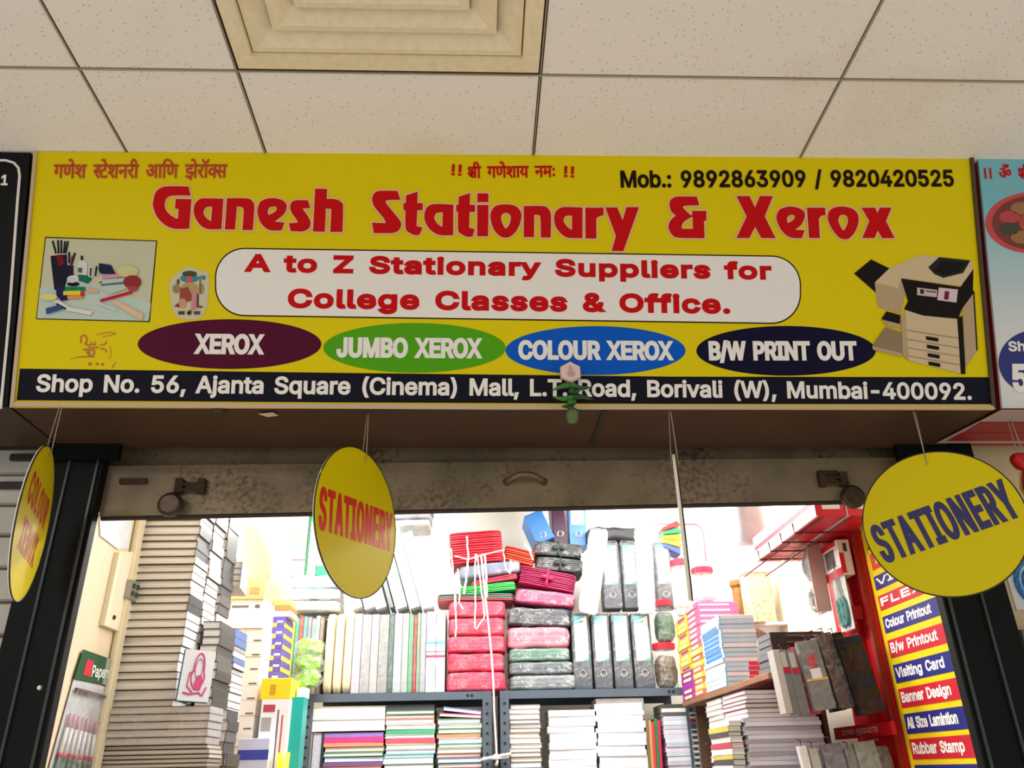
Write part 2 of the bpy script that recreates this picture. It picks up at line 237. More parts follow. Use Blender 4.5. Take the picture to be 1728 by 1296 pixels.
's':[365,[182,-8,145,-5,112,3,84,18,62,38,46,63,36,94,94,106,105,79,124,60,150,49,181,46,217,49,244,62,262,81,268,103,264,121,254,136,236,147,212,155,149,170,104,186,73,208,53,238,47,274,51,304,65,331,87,354,115,371,149,381,187,384,223,381,254,373,279,358,299,339,324,290,268,277,258,298,243,316,219,328,188,332,156,329,131,317,114,299,109,277,113,258,124,243,172,223,229,209,274,194,306,171,325,142,331,106,326,75,312,47,290,24,260,6,224,-4]],
't':[228,[204,379,204,327,6,327,6,379],[65,471,126,471,126,98,129,76,136,61,149,52,171,50,202,54,213,2,192,-3,168,-4,124,2,92,21,72,52,65,93]],
'u':[410,[182,-5,146,-1,115,11,89,31,69,59,57,95,52,139,52,379,114,379,114,144,119,104,137,75,164,56,200,50,226,53,249,62,269,76,283,97,293,123,296,152,296,379,357,379,357,0,298,0,298,92,308,92,286,47,257,17,222,1]],
'v':[389,[162,0,17,379,84,379,165,155,206,21,184,21,224,155,305,379,371,379,226,0]],
'w':[567,[137,0,22,379,87,379,154,137,175,41,165,41,186,135,252,379,316,379,381,136,402,41,391,41,413,135,480,379,544,379,429,0,368,0,276,338,291,338,199,0]],
'y':[389,[47,-139,61,-86,104,-89,130,-74,151,-36,162,-1,17,379,84,379,165,155,206,21,184,21,224,155,305,379,371,379,204,-58,176,-107,139,-136,91,-145,64,-143]],
'z':[381,[42,0,42,46,254,319,254,323,47,323,47,379,332,379,332,331,126,60,126,56,339,56,339,0]],
'|':[230,[141,673,141,-164,88,-164,88,673]],
'ज':[426,[375,316,375,0,329,0,329,213,250,213,217,214,251,174,260,151,263,125,260,101,251,81,220,54,178,46,148,51,120,64,93,87,68,121,42,169,17,231,59,244,86,177,114,127,144,98,176,88,206,98,215,111,218,131,213,155,200,178,157,216,174,253,329,253,329,316,0,316,0,358,435,358,435,316]],
'ग':[323,[119,316,119,134,113,111,92,103,61,114,34,144,24,177,31,198,59,206,73,206,73,316,0,316,0,358,332,358,332,316,272,316,272,0,226,0,226,316]],
'ण':[415,[364,316,364,0,318,0,318,316,241,316,241,184,236,144,221,114,190,92,144,84,98,93,66,118,51,151,46,202,46,316,0,316,0,358,423,358,423,316],[143,124,168,129,184,143,192,166,195,202,195,316,92,316,92,202,94,167,103,144,118,130]],
'े':[0,[-97,353,-121,425,-147,462,-181,473,-203,470,-221,464,-235,507,-182,514,-154,511,-129,500,-107,480,-88,450,-54,353]],
'श':[391,[70,109,36,119,26,131,23,146,26,161,33,172,60,181,81,176,110,159,136,172,157,192,171,220,175,254,171,283,158,306,139,320,114,325,88,318,79,296,85,277,106,261,155,252,146,213,98,221,64,240,44,266,38,297,43,324,58,344,83,358,117,363,143,360,167,351,189,335,206,314,217,286,221,252,216,214,201,179,177,149,146,127,196,78,238,25,201,-1,148,68,103,111],[339,316,339,0,293,0,293,316,242,316,242,358,399,358,399,316]],
'स':[388,[337,316,337,0,291,0,291,152,257,146,218,144,167,149,122,159,96,146,151,84,218,24,188,-7,127,50,76,104,42,147,26,175,23,195,32,216,43,223,60,226,85,219,104,201,121,229,124,263,122,294,116,316,0,316,0,358,397,358,397,316],[212,185,252,188,291,195,291,316,161,316,168,294,171,263,166,221,151,191]],
'ट':[289,[298,316,213,316,213,201,181,201,136,196,104,182,80,157,73,124,76,98,85,78,99,62,118,51,162,42,216,49,261,69,277,27,223,7,164,0,127,4,93,15,66,33,44,58,31,89,26,126,31,161,46,189,69,212,98,228,131,238,167,241,167,316,0,316,0,358,298,358]],
'न':[319,[0,358,327,358,327,316,267,316,267,0,221,0,221,171,117,171,117,140,109,116,88,108,59,120,32,149,21,182,29,204,56,212,221,212,221,316,0,316]],
'र':[235,[227,24,196,-7,132,50,79,104,43,147,27,175,23,195,32,216,43,223,60,226,85,219,104,201,123,213,137,229,147,269,144,295,137,316,0,316,0,358,244,358,244,316,184,316,193,263,190,234,181,209,146,172,96,146,156,84]],
'ी':[149,[-106,353,-121,392,-126,429,-121,464,-102,491,-73,509,-35,514,-4,511,22,498,44,478,62,447,94,358,157,358,157,316,98,316,98,0,51,0,51,316,0,316,0,358,50,358,34,409,16,446,-4,467,-32,474,-53,471,-68,460,-77,443,-80,421,-74,386,-60,353]],
'आ':[587,[270,125,263,90,244,66,214,51,179,46,132,55,91,83,53,131,17,204,57,219,83,165,111,123,141,97,175,88,211,98,221,111,224,131,222,151,213,168,182,199,149,196,146,236,180,240,202,250,214,264,218,284,215,301,205,314,174,322,135,317,98,301,84,341,121,356,171,363,211,358,240,341,257,316,264,284,254,244,225,216,237,204,279,201,312,202,341,209,341,316,299,316,299,358,596,358,596,316,536,316,536,0,490,0,490,316,387,316,387,0,341,0,341,167,314,162,286,160,261,162]],
'ि':[149,[51,316,0,316,0,358,46,358,35,384,31,416,39,456,64,488,103,508,152,514,229,504,296,471,354,419,404,353,356,353,311,406,264,443,214,466,162,473,127,469,99,456,83,436,77,410,83,380,95,358,157,358,157,316,98,316,98,0,51,0]],
'झ':[434,[156,127,123,124,93,113,47,151,33,175,29,202,34,230,50,249,79,262,125,267,181,267,181,316,0,316,0,358,443,358,443,316,383,316,383,0,337,0,337,120,309,114,278,113,252,116,257,89,251,55,233,29,204,12,166,2,238,-23,219,-63,157,-32,101,1,47,11,32,21,27,37,36,58,58,67,82,61,111,40,126,39,161,42,188,51,205,66,210,88,207,104,196,117,179,125],[276,154,337,162,337,316,227,316,227,226,121,226,96,224,83,219,74,199,83,176,100,159,158,169,236,156]],
'ॉ':[149,[98,316,98,0,51,0,51,316,0,316,0,358,157,358,157,316],[171,496,154,447,127,414,93,396,52,391,14,397,-20,416,-48,449,-71,496,-30,509,-14,474,4,450,26,435,54,430,83,436,103,451,117,476,127,511]],
'क':[438,[446,316,259,316,259,201,290,222,327,229,361,223,387,206,406,176,411,137,402,81,374,22,332,46,356,89,365,136,363,159,354,176,341,186,322,189,291,179,259,148,259,0,213,0,213,100,179,78,130,68,79,79,57,93,41,112,30,136,26,167,34,208,58,239,94,260,140,266,195,261,191,219,168,223,143,224,114,221,91,209,78,192,73,167,78,141,91,123,109,112,131,108,155,111,176,120,213,149,213,316,0,316,0,358,446,358]],
'य':[333,[342,358,342,316,282,316,282,0,236,0,236,103,197,84,146,76,99,84,62,111,36,151,22,202,53,212,74,224,88,240,92,262,85,292,71,316,0,316,0,358],[74,173,87,148,103,131,123,120,149,117,176,119,199,129,236,157,236,316,121,316,134,286,138,256,134,227,122,204,102,186]],
'म':[344,[292,316,292,0,246,0,246,144,119,144,119,123,111,95,91,87,68,94,46,113,29,136,22,159,30,178,57,184,73,184,73,316,0,316,0,358,351,358,351,316],[246,316,119,316,119,184,246,184]],
'ः':[156,[45,250,55,276,80,287,104,276,115,250,104,224,80,213,55,224],[45,68,55,94,80,104,104,94,115,68,104,42,80,31,55,42]],
'ॐ':[518,[288,469,297,489,317,498,337,489,346,469,337,448,317,440,297,448],[436,479,418,429,392,397,358,379,318,373,279,379,245,398,217,431,195,479,234,492,251,456,269,431,291,416,319,411,348,417,369,432,383,459,394,493],[270,125,263,90,244,66,214,51,179,46,132,55,91,83,53,131,17,204,57,219,83,165,111,123,141,97,175,88,211,98,221,111,224,131,222,151,213,168,182,199,149,196,146,236,180,240,202,250,214,264,218,284,215,301,205,314,174,322,135,317,98,301,84,341,121,356,171,363,211,358,240,341,257,316,264,284,253,243,221,213,239,201,256,198,277,204,296,228,334,282,354,301,377,311,405,314,447,304,465,290,480,270,489,244,493,211,486,169,466,137,434,117,392,110,346,120,309,146,337,176,363,157,394,151,413,154,431,166,442,185,447,212,444,238,434,257,421,269,403,273,376,264,351,231,335,205,306,171,287,161,262,157]],
'।':[218,[111,358,158,358,158,0,111,0]],
'ा':[149,[98,316,98,0,51,0,51,316,0,316,0,358,157,358,157,316]]}
GC = {}
def glyph(ch):
    if ch not in GC:
        t = G[ch]; adv = t[0]/1000; cons = [[(c[i]/1000, c[i+1]/1000) for i in range(0, len(c), 2)] for c in t[1:]]
        GC[ch] = adv, cons
    return GC[ch]
def area2(c): return sum(c[i-1][0]*c[i][1]-c[i][0]*c[i-1][1] for i in range(len(c)))/2
def fill(cons):
    """triangles of a letter: every patch its outlines wind round, overlaps and counters included"""
    A = [area2(c) for c in cons]; s_ = 1 if max(A, key=abs) > 0 else -1; vs = []; es = []
    for c in cons:
        n = len(vs); m = len(c); vs += [Vector(p) for p in c]; es += [(n+i, n+(i+1) % m) for i in range(m)]
    V, _, F = delaunay_2d_cdt(vs, es, [], 0, 1e-7)[:3]; keep = []
    for f in F:
        x, y = sum((V[i] for i in f), Vector((0, 0)))/len(f); w = 0
        for c in cons:
            for i in range(len(c)):
                (ax, ay), (bx, by) = c[i-1], c[i]
                if (ay > y) != (by > y):
                    k = (bx-ax)*(y-ay)-(x-ax)*(by-ay)
                    if by > ay and k > 0: w += 1
                    elif by < ay and k < 0: w -= 1
        if w*s_ > 0: keep.append(tuple(f))
    return [(p.x, p.y) for p in V], keep
def line2d(s, track=0):
    """outline of a run of writing, unit em: list of glyph contour groups"""
    x = 0; out = []
    for ch in s:
        if ch == ' ': x += .29; continue
        adv, cons = glyph(ch); out.append([[(px+x, py) for px, py in c] for c in cons]); x += adv+track
    return out
def clip(cons, xm):
    """keep the part of a letter left of xm (half forms of joined letters)"""
    out = []
    for c in cons:
        q = []
        for i, p in enumerate(c):
            a = c[i-1]
            if (a[0] < xm) != (p[0] < xm): t = (xm-a[0])/(p[0]-a[0]); q.append((xm, a[1]+t*(p[1]-a[1])))
            if p[0] < xm: q.append(p)
        if len(q) > 2: out.append(q)
    return out
def deva(parts):
    """joined script: (letter, keep-width or None) in the order drawn"""
    x = 0; out = []
    for ch, k in parts:
        if ch == ' ': x += .27; continue
        adv, cons = glyph(ch)
        if k: cons = clip(cons, adv*k); adv = adv*k-.012
        if ch == 'ा' and k == 0: cons = cons+[[(-.10, .03), (-.135, .075), (adv*.5, .235), (adv*.5, .175)]]
        out.append([[(px+x, py) for px, py in c] for c in cons]); x += adv
    return out
def grow(cons, r):
    """thicken letter outlines by r with mitred corners"""
    if not r: return cons
    A = [area2(c) for c in cons]; s_ = 1 if max(A, key=abs) > 0 else -1; out = []
    for c in cons:
        L = []; n = len(c)                                   # offset lines: point, direction
        for i in range(n):
            a, b = Vector(c[i]), Vector(c[(i+1) % n]); e = b-a
            if e.length < 1e-8: continue
            e.normalize(); L.append((a+Vector((e.y, -e.x))*(r*s_), e, a))
        while len(L) > 2:
            m = len(L); P = []
            for i in range(m):
                (p, d, o), (q, e, o2) = L[i-1], L[i]; k = d.x*e.y-d.y*e.x
                P.append((p+d*(((q-p).x*e.y-(q-p).y*e.x)/k)) if abs(k) > .02 else q)
            w = [((P[(i+1) % m]-P[i]).dot(L[i][1]), i) for i in range(m)]; x, i = min(w)
            if x >= -1e-9: break
            L.pop(i)
        if len(L) < 3: continue
        q = []
        for i in range(len(L)):
            v = P[i]; o = L[i][2]; g = v-o
            if g.length > 2.2*r and L[i-1][1].dot(L[i][1]) < .2: v = o+g*(2.2*r/g.length) if (L[i-1][1].x*L[i][1].y-L[i-1][1].y*L[i][1].x)*s_ > 0 else v
            q.append(tuple(v))
        out.append(q)
    return out
def put(mb, groups, o, ux, uy, w, h=None, bold=0, mi=0, lift=None, cap=None, base=0):
    """lay letter outlines on a plane: o lower left, w the inked width, h the inked height (or cap height in em via cap)"""
    xs = [p[0] for g in groups for c in g for p in c]; ys = [p[1] for g in groups for c in g for p in c]
    x0, x1, y0, y1 = min(xs), max(xs), min(ys), max(ys)
    if cap: y0 = 0; y1 = cap
    sx = (w-2*bold)/(x1-x0); sy = (h-2*bold)/(y1-y0)
    lift = lift or Vector((0, 0, 0))
    for g in groups:
        v, f = fill(grow([[((x-x0)*sx+bold, (y-y0)*sy+bold) for x, y in c] for c in g], bold))
        mb.add([o+ux*x+uy*y+lift for x, y in v], f, mi)
    return mb
CAP = .509
def smooth(pts, n=5):
    """closed outline; points flagged with a third value are sharp"""
    out = []; m = len(pts)
    for i in range(m):
        p0, p1, p2, p3 = pts[i-1], pts[i], pts[(i+1) % m], pts[(i+2) % m]
        c1, c2 = len(p1) > 2, len(p2) > 2
        a = Vector(p1[:2]); b = Vector(p2[:2])
        if c1 and c2: out.append(tuple(a)); continue
        t1 = (b-a)*.8 if c1 else (b-Vector(p0[:2]))*.5
        t2 = (b-a)*.8 if c2 else (Vector(p3[:2])-a)*.5
        for k in range(n):
            t = k/n; q = a*(2*t**3-3*t*t+1)+t1*(t**3-2*t*t+t)+b*(-2*t**3+3*t*t)+t2*(t**3-t*t); out.append(tuple(q))
    return out
# ================================================================== the mall: ceiling, floor, walls
ZC = H+1.242                                # ceiling height
# ceiling tiles, seen from below; the grid lines follow the measured joints
m_tile = bpy.data.materials.new('mineral_tile'); m_tile.use_nodes = True
def tile_nodes(m):
    nt = m.node_tree; b = nt.nodes['Principled BSDF']; L = nt.links.new; N = nt.nodes.new
    tc = N('ShaderNodeTexCoord'); b.inputs['Roughness'].default_value = .9; b.inputs['Specular IOR Level'].default_value = .1
    vo = N('ShaderNodeTexVoronoi'); vo.inputs['Scale'].default_value = 84; L(tc.outputs['Object'], vo.inputs['Vector'])
    mp = N('ShaderNodeMapRange'); mp.inputs[1].default_value = .10; mp.inputs[2].default_value = .17; mp.inputs[3].default_value = .55; mp.inputs[4].default_value = 1
    L(vo.outputs['Distance'], mp.inputs[0])
    n2 = N('ShaderNodeTexNoise'); n2.inputs['Scale'].default_value = 2.3; n2.inputs['Detail'].default_value = 6; L(tc.outputs['Object'], n2.inputs['Vector'])
    m2 = N('ShaderNodeMapRange'); m2.inputs[1].default_value = .58; m2.inputs[2].default_value = .75; m2.inputs[3].default_value = 0; m2.inputs[4].default_value = .5
    L(n2.outputs['Fac'], m2.inputs[0])
    mx = N('ShaderNodeMix'); mx.data_type = 'RGBA'; mx.inputs[6].default_value = rgb(247, 242, 238); mx.inputs[7].default_value = rgb(226, 210, 178); L(m2.outputs[0], mx.inputs[0])
    m3 = N('ShaderNodeMix'); m3.data_type = 'RGBA'; m3.blend_type = 'MULTIPLY'; m3.inputs[0].default_value = 1; L(mx.outputs[2], m3.inputs[6]); L(mp.outputs[0], m3.inputs[7])
    # small brown blotches
    v2 = N('ShaderNodeTexVoronoi'); v2.inputs['Scale'].default_value = 3.1; L(tc.outputs['Object'], v2.inputs['Vector'])
    n4 = N('ShaderNodeTexNoise'); n4.inputs['Scale'].default_value = 26; n4.inputs['Detail'].default_value = 5; L(tc.outputs['Object'], n4.inputs['Vector'])
    ad = N('ShaderNodeMath'); ad.operation = 'MULTIPLY_ADD'; ad.inputs[1].default_value = .16; L(n4.outputs['Fac'], ad.inputs[0]); L(v2.outputs['Distance'], ad.inputs[2])
    m5 = N('ShaderNodeMapRange'); m5.inputs[1].default_value = .105; m5.inputs[2].default_value = .135; m5.inputs[3].default_value = .62; m5.inputs[4].default_value = 0; L(ad.outputs[0], m5.inputs[0])
    m6 = N('ShaderNodeMix'); m6.data_type = 'RGBA'; m6.inputs[7].default_value = rgb(112, 84, 58); L(m5.outputs[0], m6.inputs[0]); L(m3.outputs[2], m6.inputs[6])
    L(m6.outputs[2], b.inputs['Base Color'])
tile_nodes(m_tile)
GX = [-3.62, -3.02, -2.42, -1.82, -1.222] + [atZ(x, y, ZC).x for x, y in ((130, 109.5), (400, 119), (912, 127.5), (1420, 133))]
GX += [GX[-1]+.6*k for k in range(1, 5)]
YJ = .931*1.242; GY = [YJ-.6*k for k in range(6, -1, -1)]+[YJ+.6]
mb = MB()
for i in range(len(GX)-1):
    for j in range(len(GY)-1):
        if abs(GX[i]-atZ(400, 119, ZC).x) < .01 and j == len(GY)-3: continue        # the air vent sits here
        g = .0035
        mb.box((GX[i]+g, GY[j]+g, ZC), (GX[i+1]-g, GY[j+1]-g, ZC+.012))
struct('ceiling', mb, m_tile)
m_gap = mat((58, 48, 38), .8); m_bar = mat((178, 168, 148), .5)
mb = MB()
for x in GX[1:-1]: mb.box((x-.0035, GY[0], ZC+.001), (x+.0035, GY[-1], ZC+.02))
for y in GY[1:-1]: mb.box((GX[0], y-.0035, ZC+.001), (GX[-1], y+.0035, ZC+.02))
for x in GX[1:-1]: mb.box((x-.0012, GY[0], ZC-.003), (x+.0006, GY[-1], ZC+.004), 1)
for y in GY[1:-1]: mb.box((GX[0], y-.0016, ZC-.003), (GX[-1], y+.0012, ZC+.004), 1)
struct('trim_1', mb, [m_gap, m_bar])
struct('ceiling', MB().box((GX[0], GY[0], ZC+.1), (GX[-1], 4.1, ZC+.14)), mat((90, 85, 78), .9))
struct('floor', MB().box((-3.6, -2.8, -.05), (3.6, 4.25, 0)), mat((224, 217, 204), .35, var=.08, scale=3))
# air vent: nested square cones hanging in the grid
vx0, vx1 = atZ(402, 119, ZC).x+.004, atZ(911, 127.5, ZC).x-.004; vy1 = YJ-.004; vy0 = vy1-.592; cx = (vx0+vx1)/2; cy = (vy0+vy1)/2; hx = (vx1-vx0)/2
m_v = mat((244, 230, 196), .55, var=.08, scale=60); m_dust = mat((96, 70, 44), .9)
vent = thing('ceiling_vent', 'cream square air vent with stepped louvers set in the ceiling grid', 'vent', (cx, cy, ZC))
def ring(mb, r0, z0, r1, z1, t=.003, mi=0):
    for k in range(4):
        R = Matrix.Rotation(k*PI/2, 3, 'Z')
        a = [R @ Vector(p) for p in ((-r0, -r0, z0), (r0, -r0, z0), (r1, -r1, z1), (-r1, -r1, z1))]
        mb.slab(a, R @ Vector((0, -t*.3, t)), mi)
mb = MB(); ring(mb, hx, -.004, hx-.032, -.006); ring(mb, hx-.032, -.006, hx-.036, .03); mb.build('frame', m_v, vent)
for k in range(5):
    r0 = hx-.036-.050*k
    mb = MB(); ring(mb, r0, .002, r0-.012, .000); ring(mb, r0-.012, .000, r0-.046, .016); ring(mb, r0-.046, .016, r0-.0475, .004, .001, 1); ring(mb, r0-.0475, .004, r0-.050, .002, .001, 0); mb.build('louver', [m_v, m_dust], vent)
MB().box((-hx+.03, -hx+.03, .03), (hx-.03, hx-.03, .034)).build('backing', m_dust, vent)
# shop room
XL, XR, YB = -1.05, 1.20, 4.10
m_cream = mat((240, 232, 210), .6, var=.05, scale=3); m_white = mat((246, 244, 236), .6, var=.03, scale=4)
struct('wall_left', MB().box((XL-.08, 1.86, 0), (XL, YB, ZC+.1)), mat((232, 212, 180), .6, var=.05, scale=3))
struct('wall_right', MB().box((XR, 1.86, 0), (XR+.08, YB, ZC+.1)), m_cream)
struct('wall_back', MB().box((XL-.08, YB, 0), (XR+.08, YB+.08, ZC+.1)), m_white)
YS = 1.80                                     # plane of the shop front
# ------------------------------------------------------------------ roller shutter, pulled up behind the sign
m_steel = mat((142, 126, 102), .5, .2, var=.4, scale=7, bump=.2)
def rust_spots(m):
    nt = m.node_tree; L = nt.links.new; b = nt.nodes['Principled BSDF']; src = b.inputs['Base Color'].links[0].from_socket
    tc = nt.nodes.new('ShaderNodeTexCoord'); n = nt.nodes.new('ShaderNodeTexNoise'); n.inputs['Scale'].default_value = 80; n.inputs['Detail'].default_value = 6; L(tc.outputs['Object'], n.inputs['Vector'])
    k = nt.nodes.new('ShaderNodeTexNoise'); k.inputs['Scale'].default_value = 5; L(tc.outputs['Object'], k.inputs['Vector'])
    mu = nt.nodes.new('ShaderNodeMath'); mu.operation = 'MULTIPLY'; L(n.outputs['Fac'], mu.inputs[0]); L(k.outputs['Fac'], mu.inputs[1])
    mp = nt.nodes.new('ShaderNodeMapRange'); mp.inputs[1].default_value = .27; mp.inputs[2].default_value = .42; mp.inputs[4].default_value = .75; L(mu.outputs[0], mp.inputs[0])
    mx = nt.nodes.new('ShaderNodeMix'); mx.data_type = 'RGBA'; mx.inputs[7].default_value = rgb(70, 48, 30); L(mp.outputs[0], mx.inputs[0]); L(src, mx.inputs[6]); L(mx.outputs[2], b.inputs['Base Color'])
rust_spots(m_steel); m_rust = mat((66, 46, 32), .8, var=.4, scale=50); m_blk = mat((8, 11, 11), .5, 0, spec=.15)
m_dark = mat((38, 30, 24), .6)
sh = thing('roller_shutter', 'rust-stained grey rolling shutter pulled up above the lit shop opening', 'shutter', (0, 0, 0))
zA = atY(860, 779, YS).z
bl, br = atY(168, 871, YS), atY(1575, 840, YS); tl, tr = atY(172, 787, YS), atY(1575, 772, YS)
mb = MB(); mb.slab([bl, br, tr, tl], (0, .022, 0)); mb.build('bottom_bar', m_steel, sh, bevel=.002)
mb = MB(); a0, a1 = atY(100, 783, YS+.026)-Vector((0, 0, .03)), atY(1600, 767, YS+.026)-Vector((0, 0, .03))
mb.slab([a0, a1, a1+Vector((0, 0, .16)), a0+Vector((0, 0, .16))], (0, .012, 0)); mb.build('slat', m_steel, sh)
mb = MB()                                       # rolled edge along the lower lip
mb.tube([bl+Vector((0, .012, 0)), br+Vector((0, .012, 0))], .008, 10); mb.build('lip', m_dark, sh)
mb = MB(); c = atY(886, 812, YS); pts = []
for k in range(13):
    t = k/12; pts.append(c+Vector(((t-.5)*.088, -.030*math.sin(PI*t)**.6, .010*math.sin(PI*t)-.002)))
mb.tube(pts, [.006 if 0 < k < 12 else .010 for k in range(13)], 10); note(mb.build('pull_handle', mat((120, 104, 84), .4, .5, var=.3, scale=40), sh, smooth=True), 'bowed metal pull handle')
def lock(px, py, s):
    c = atY(px, py, YS); mb = MB()
    for dx in (-.026*s, .024*s): mb.cbox(c+Vector((dx, -.008, .022)), (.018, .022, .034))
    mb.tube([c+Vector((-.03*s, -.014, .026)), c+Vector((.03*s, -.014, .026))], .004); mb.tube([c+Vector((-.03*s, -.014, .012)), c+Vector((.03*s, -.014, .012))], .004)
    h = mb.build('lock_hasp', m_rust, sh, bevel=.002)
    q = c+Vector((-.034*s, -.022, -.026)); mb = MB(); R = Matrix.Rotation(PI/2, 3, 'X')
    mb.lathe([(.001, -.011), (.022, -.011), (.028, -.006), (.028, .006), (.022, .011), (.001, .011)], q, 24, 0, R)
    return note(mb.build('padlock', mat((74, 58, 44), .35, .5, var=.4, scale=60), sh, bevel=.002), 'round dark padlock')
lock(322, 838, 1); lock(1405, 826, -1)
for px, py, w in ((226, 813, .062), (1395, 800, .05)):
    c = atY(px, py, YS); MB().cbox(c+Vector((0, -.004, 0)), (w, .010, .013)).build('slide_bolt', m_rust, sh, bevel=.002)
# fixed wall over the shutter and the shop's ceiling slab edge
struct('wall_front', MB().box((-3.4, YS+.045, atY(860, 775, YS).z+.03), (3.4, YS+.10, ZC+.1)), mat((120, 110, 96), .8))
# black aluminium jambs
def jamb(name, xa, xb, ridges, label):
    mb = MB(); z1 = H+.74
    mb.box((xa, YS-.032, 0), (xb, YS-.003, z1)); t = thing(name, label, 'door frame', ((xa+xb)/2, YS, 0))
    for q in mb.v[:]: pass
    mb.v = [(v[0]-(xa+xb)/2, v[1]-YS, v[2]) for v in mb.v]
    mb.build('upright', m_blk, t, bevel=.003)
    for x in ridges:
        MB().box((x-.003-(xa+xb)/2, -.038, 0), (x+.003-(xa+xb)/2, -.031, z1)).build('highlight_ridge', mat((60, 66, 68), .25, .4), t, bevel=.001)  # ridge lighter than the post: the highlight line is put into its colour
    return t
xli = atY(124, 1080, YS).x; xlo = atY(22, 1060, YS).x
t = jamb('shutter_guide', xlo, xli, [atY(72, 1040, YS).x, xli-.012], 'black metal shutter guide post left of the shop opening')
cxl = (xlo+xli)/2
q = atY(149, 773, YS-.02); MB().box((atY(88, 775, YS-.02).x-cxl, -.045, q.z-.012), (atY(207, 775, YS-.02).x-cxl, -.031, q.z+.03)).build('cap_plate', m_blk, t)
c = atY(75, 1162, YS-.013); MB().lathe([(.001, -.002), (.006, -.002), (.004, .002), (.001, .002)], (c.x-cxl, -.034, c.z), 14, 0, Matrix.Rotation(PI/2, 3, 'X')).build('bolt_head', mat((225, 225, 220), .3, .8), t)
xri = atY(1612, 1150, YS).x; xro = atY(1707, 1075, YS).x
t = jamb('shutter_guide', xri, xro, [xri+.012, atY(1680, 1155, YS).x], 'black metal shutter guide post behind the wide round sign')
q = atY(1560, 765, YS-.02); MB().box((atY(1505, 765, YS-.02).x-(xri+xro)/2, -.045, q.z-.055), (.08, -.031, q.z+.03)).build('cap_plate', m_blk, t)
# ------------------------------------------------------------------ neighbours
mb = MB(); z = H+.78; xw = xlo-.002
ys = [1300, 1247, 1192, 1137, 1073, 1016, 959, 904, 852.7, 801, 757]
zz = [atY(10, y, YS).z for y in ys]
zz = [zz[0]-.058*k for k in range(20, 0, -1)]+zz
for a, b in zip(zz, zz[1:]):
    mb.add([(-2.6, YS+.004, a+.002), (xw, YS+.004, a+.002), (xw, YS-.004, a+.006), (-2.6, YS-.004, a+.006), (-2.6, YS-.004, b-.006), (xw, YS-.004, b-.006), (-2.6, YS+.006, b-.001), (xw, YS+.006, b-.001), (-2.6, YS+.02, a), (xw, YS+.02, a), (-2.6, YS+.02, b), (xw, YS+.02, b)],
           [(0, 1, 2, 3), (3, 2, 5, 4), (4, 5, 7, 6), (8, 9, 1, 0), (6, 7, 11, 10), (9, 8, 10, 11)])
ns = thing('neighbour_shutter', 'closed pale grey slatted shutter of the shop left of the black post', 'shutter')
mb.build('slat_curtain', mat((186, 184, 176), .45, .15, var=.12, scale=6), ns)
for px, py, w in ((46, 772, .075), (26, 819, .075)):
    MB().cbox(atY(px, py, YS-.012), (w, .012, .016)).build('slide_bolt', m_dark, ns, bevel=.002)
mb = MB().box((xro+.004, YS+.03, 0), (2.6, YS+.08, H+.75))
struct('wall_right', mb, mat((226, 208, 166), .6, var=.06, scale=5))
c0, c1 = atY(1702, 1066, YS), atY(1740, 1104, YS)
nl = MB().box((xro+.006, YS-.03, c1.z), (2.4, YS+.028, c0.z)).build('ledge', mat((92, 92, 84), .5)); tag(nl, 'dark grey horizontal ledge on the cream wall past the right post', 'ledge')
po = thing('poster', 'white poster with blue arcs on the cream wall past the right post', 'poster', atY(1722, 985, YS+.028))
MB().box((-.028, -.002, -.06), (.16, .001, .055)).build('sheet', mat((232, 236, 240), .3), po)
mb = MB()
for k, r in enumerate((.055, .038)):
    pts = [(.045+r*math.cos(a), -.0035, r*math.sin(a)) for a in [PI*.55+PI*.9*i/16 for i in range(17)]]
    mb.tube(pts, .007-.002*k, 6)
mb.build('arc', mat((40, 130, 200), .4), po)
# ================================================================== the shop sign (leans forward at the top)
SBL, SBR, STL = Vector((-.956, 1.5489, H+.7113)), Vector((1.1164, 1.5489, H+.698)), Vector((-.9567, 1.3895, H+1.232))
SU = (SBR-SBL).normalized(); SN = SU.cross(STL-SBL).normalized(); SV = SN.cross(SU)
if SN.y > 0: SN = -SN
def sg(px, py):
    d = ray(px, py); t = (SBL-E0).dot(SN)/d.dot(SN); return E0+d*t
def lf(k): return SN*(.0004*k)
sign = thing('shop_sign', 'large yellow shop sign board with red name and navy address band', 'sign', (0, 0, 0))
def poly(pts, lay): 
    """flat printed area on the sign from its corners"""
    return [sg(*p)+lf(lay) for p in pts]
def flat(mb, pts, lay, mi=0):
    v = poly(pts, lay); mb.add(v, [tuple(t) for t in tessellate_polygon([v])], mi)
m_yel = mat((232, 211, 2), .4, spec=.12); m_red = mat((206, 12, 18), .5, spec=.1); m_wht = mat((246, 243, 238), .5, spec=.1); m_navy = mat((20, 20, 36), .5, spec=.1); m_prt = mat((34, 16, 8), .5, spec=.1)
mb = MB(); mb.slab(poly([(20, 688), (1678, 692), (1641, 262), (56, 256)], -1), -SN*.006)
mb.build('panel', m_yel, sign)
mb = MB(); flat(mb, [(33.5, 622), (560, 629), (1130, 635.5), (1669, 636.5), (1673, 682), (1128, 681.5), (560, 679), (28, 675.5)], 0)
note(mb.build('address_band', m_navy, sign), 'navy address band')
m_trim = mat((202, 176, 148), .5)
mb = MB()
mb.slab(poly([(22, 686.5), (850, 691.5), (1678, 691), (1677, 684.5), (850, 683.5), (24, 679)], 1), SN*.004)
mb.slab(poly([(18, 688), (24.5, 688), (64, 258), (59, 257)], 1), SN*.004)
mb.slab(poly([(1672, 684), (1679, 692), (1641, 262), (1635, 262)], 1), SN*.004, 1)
mb.build('edge_trim', [m_trim, mat((70, 52, 30), .5)], sign)
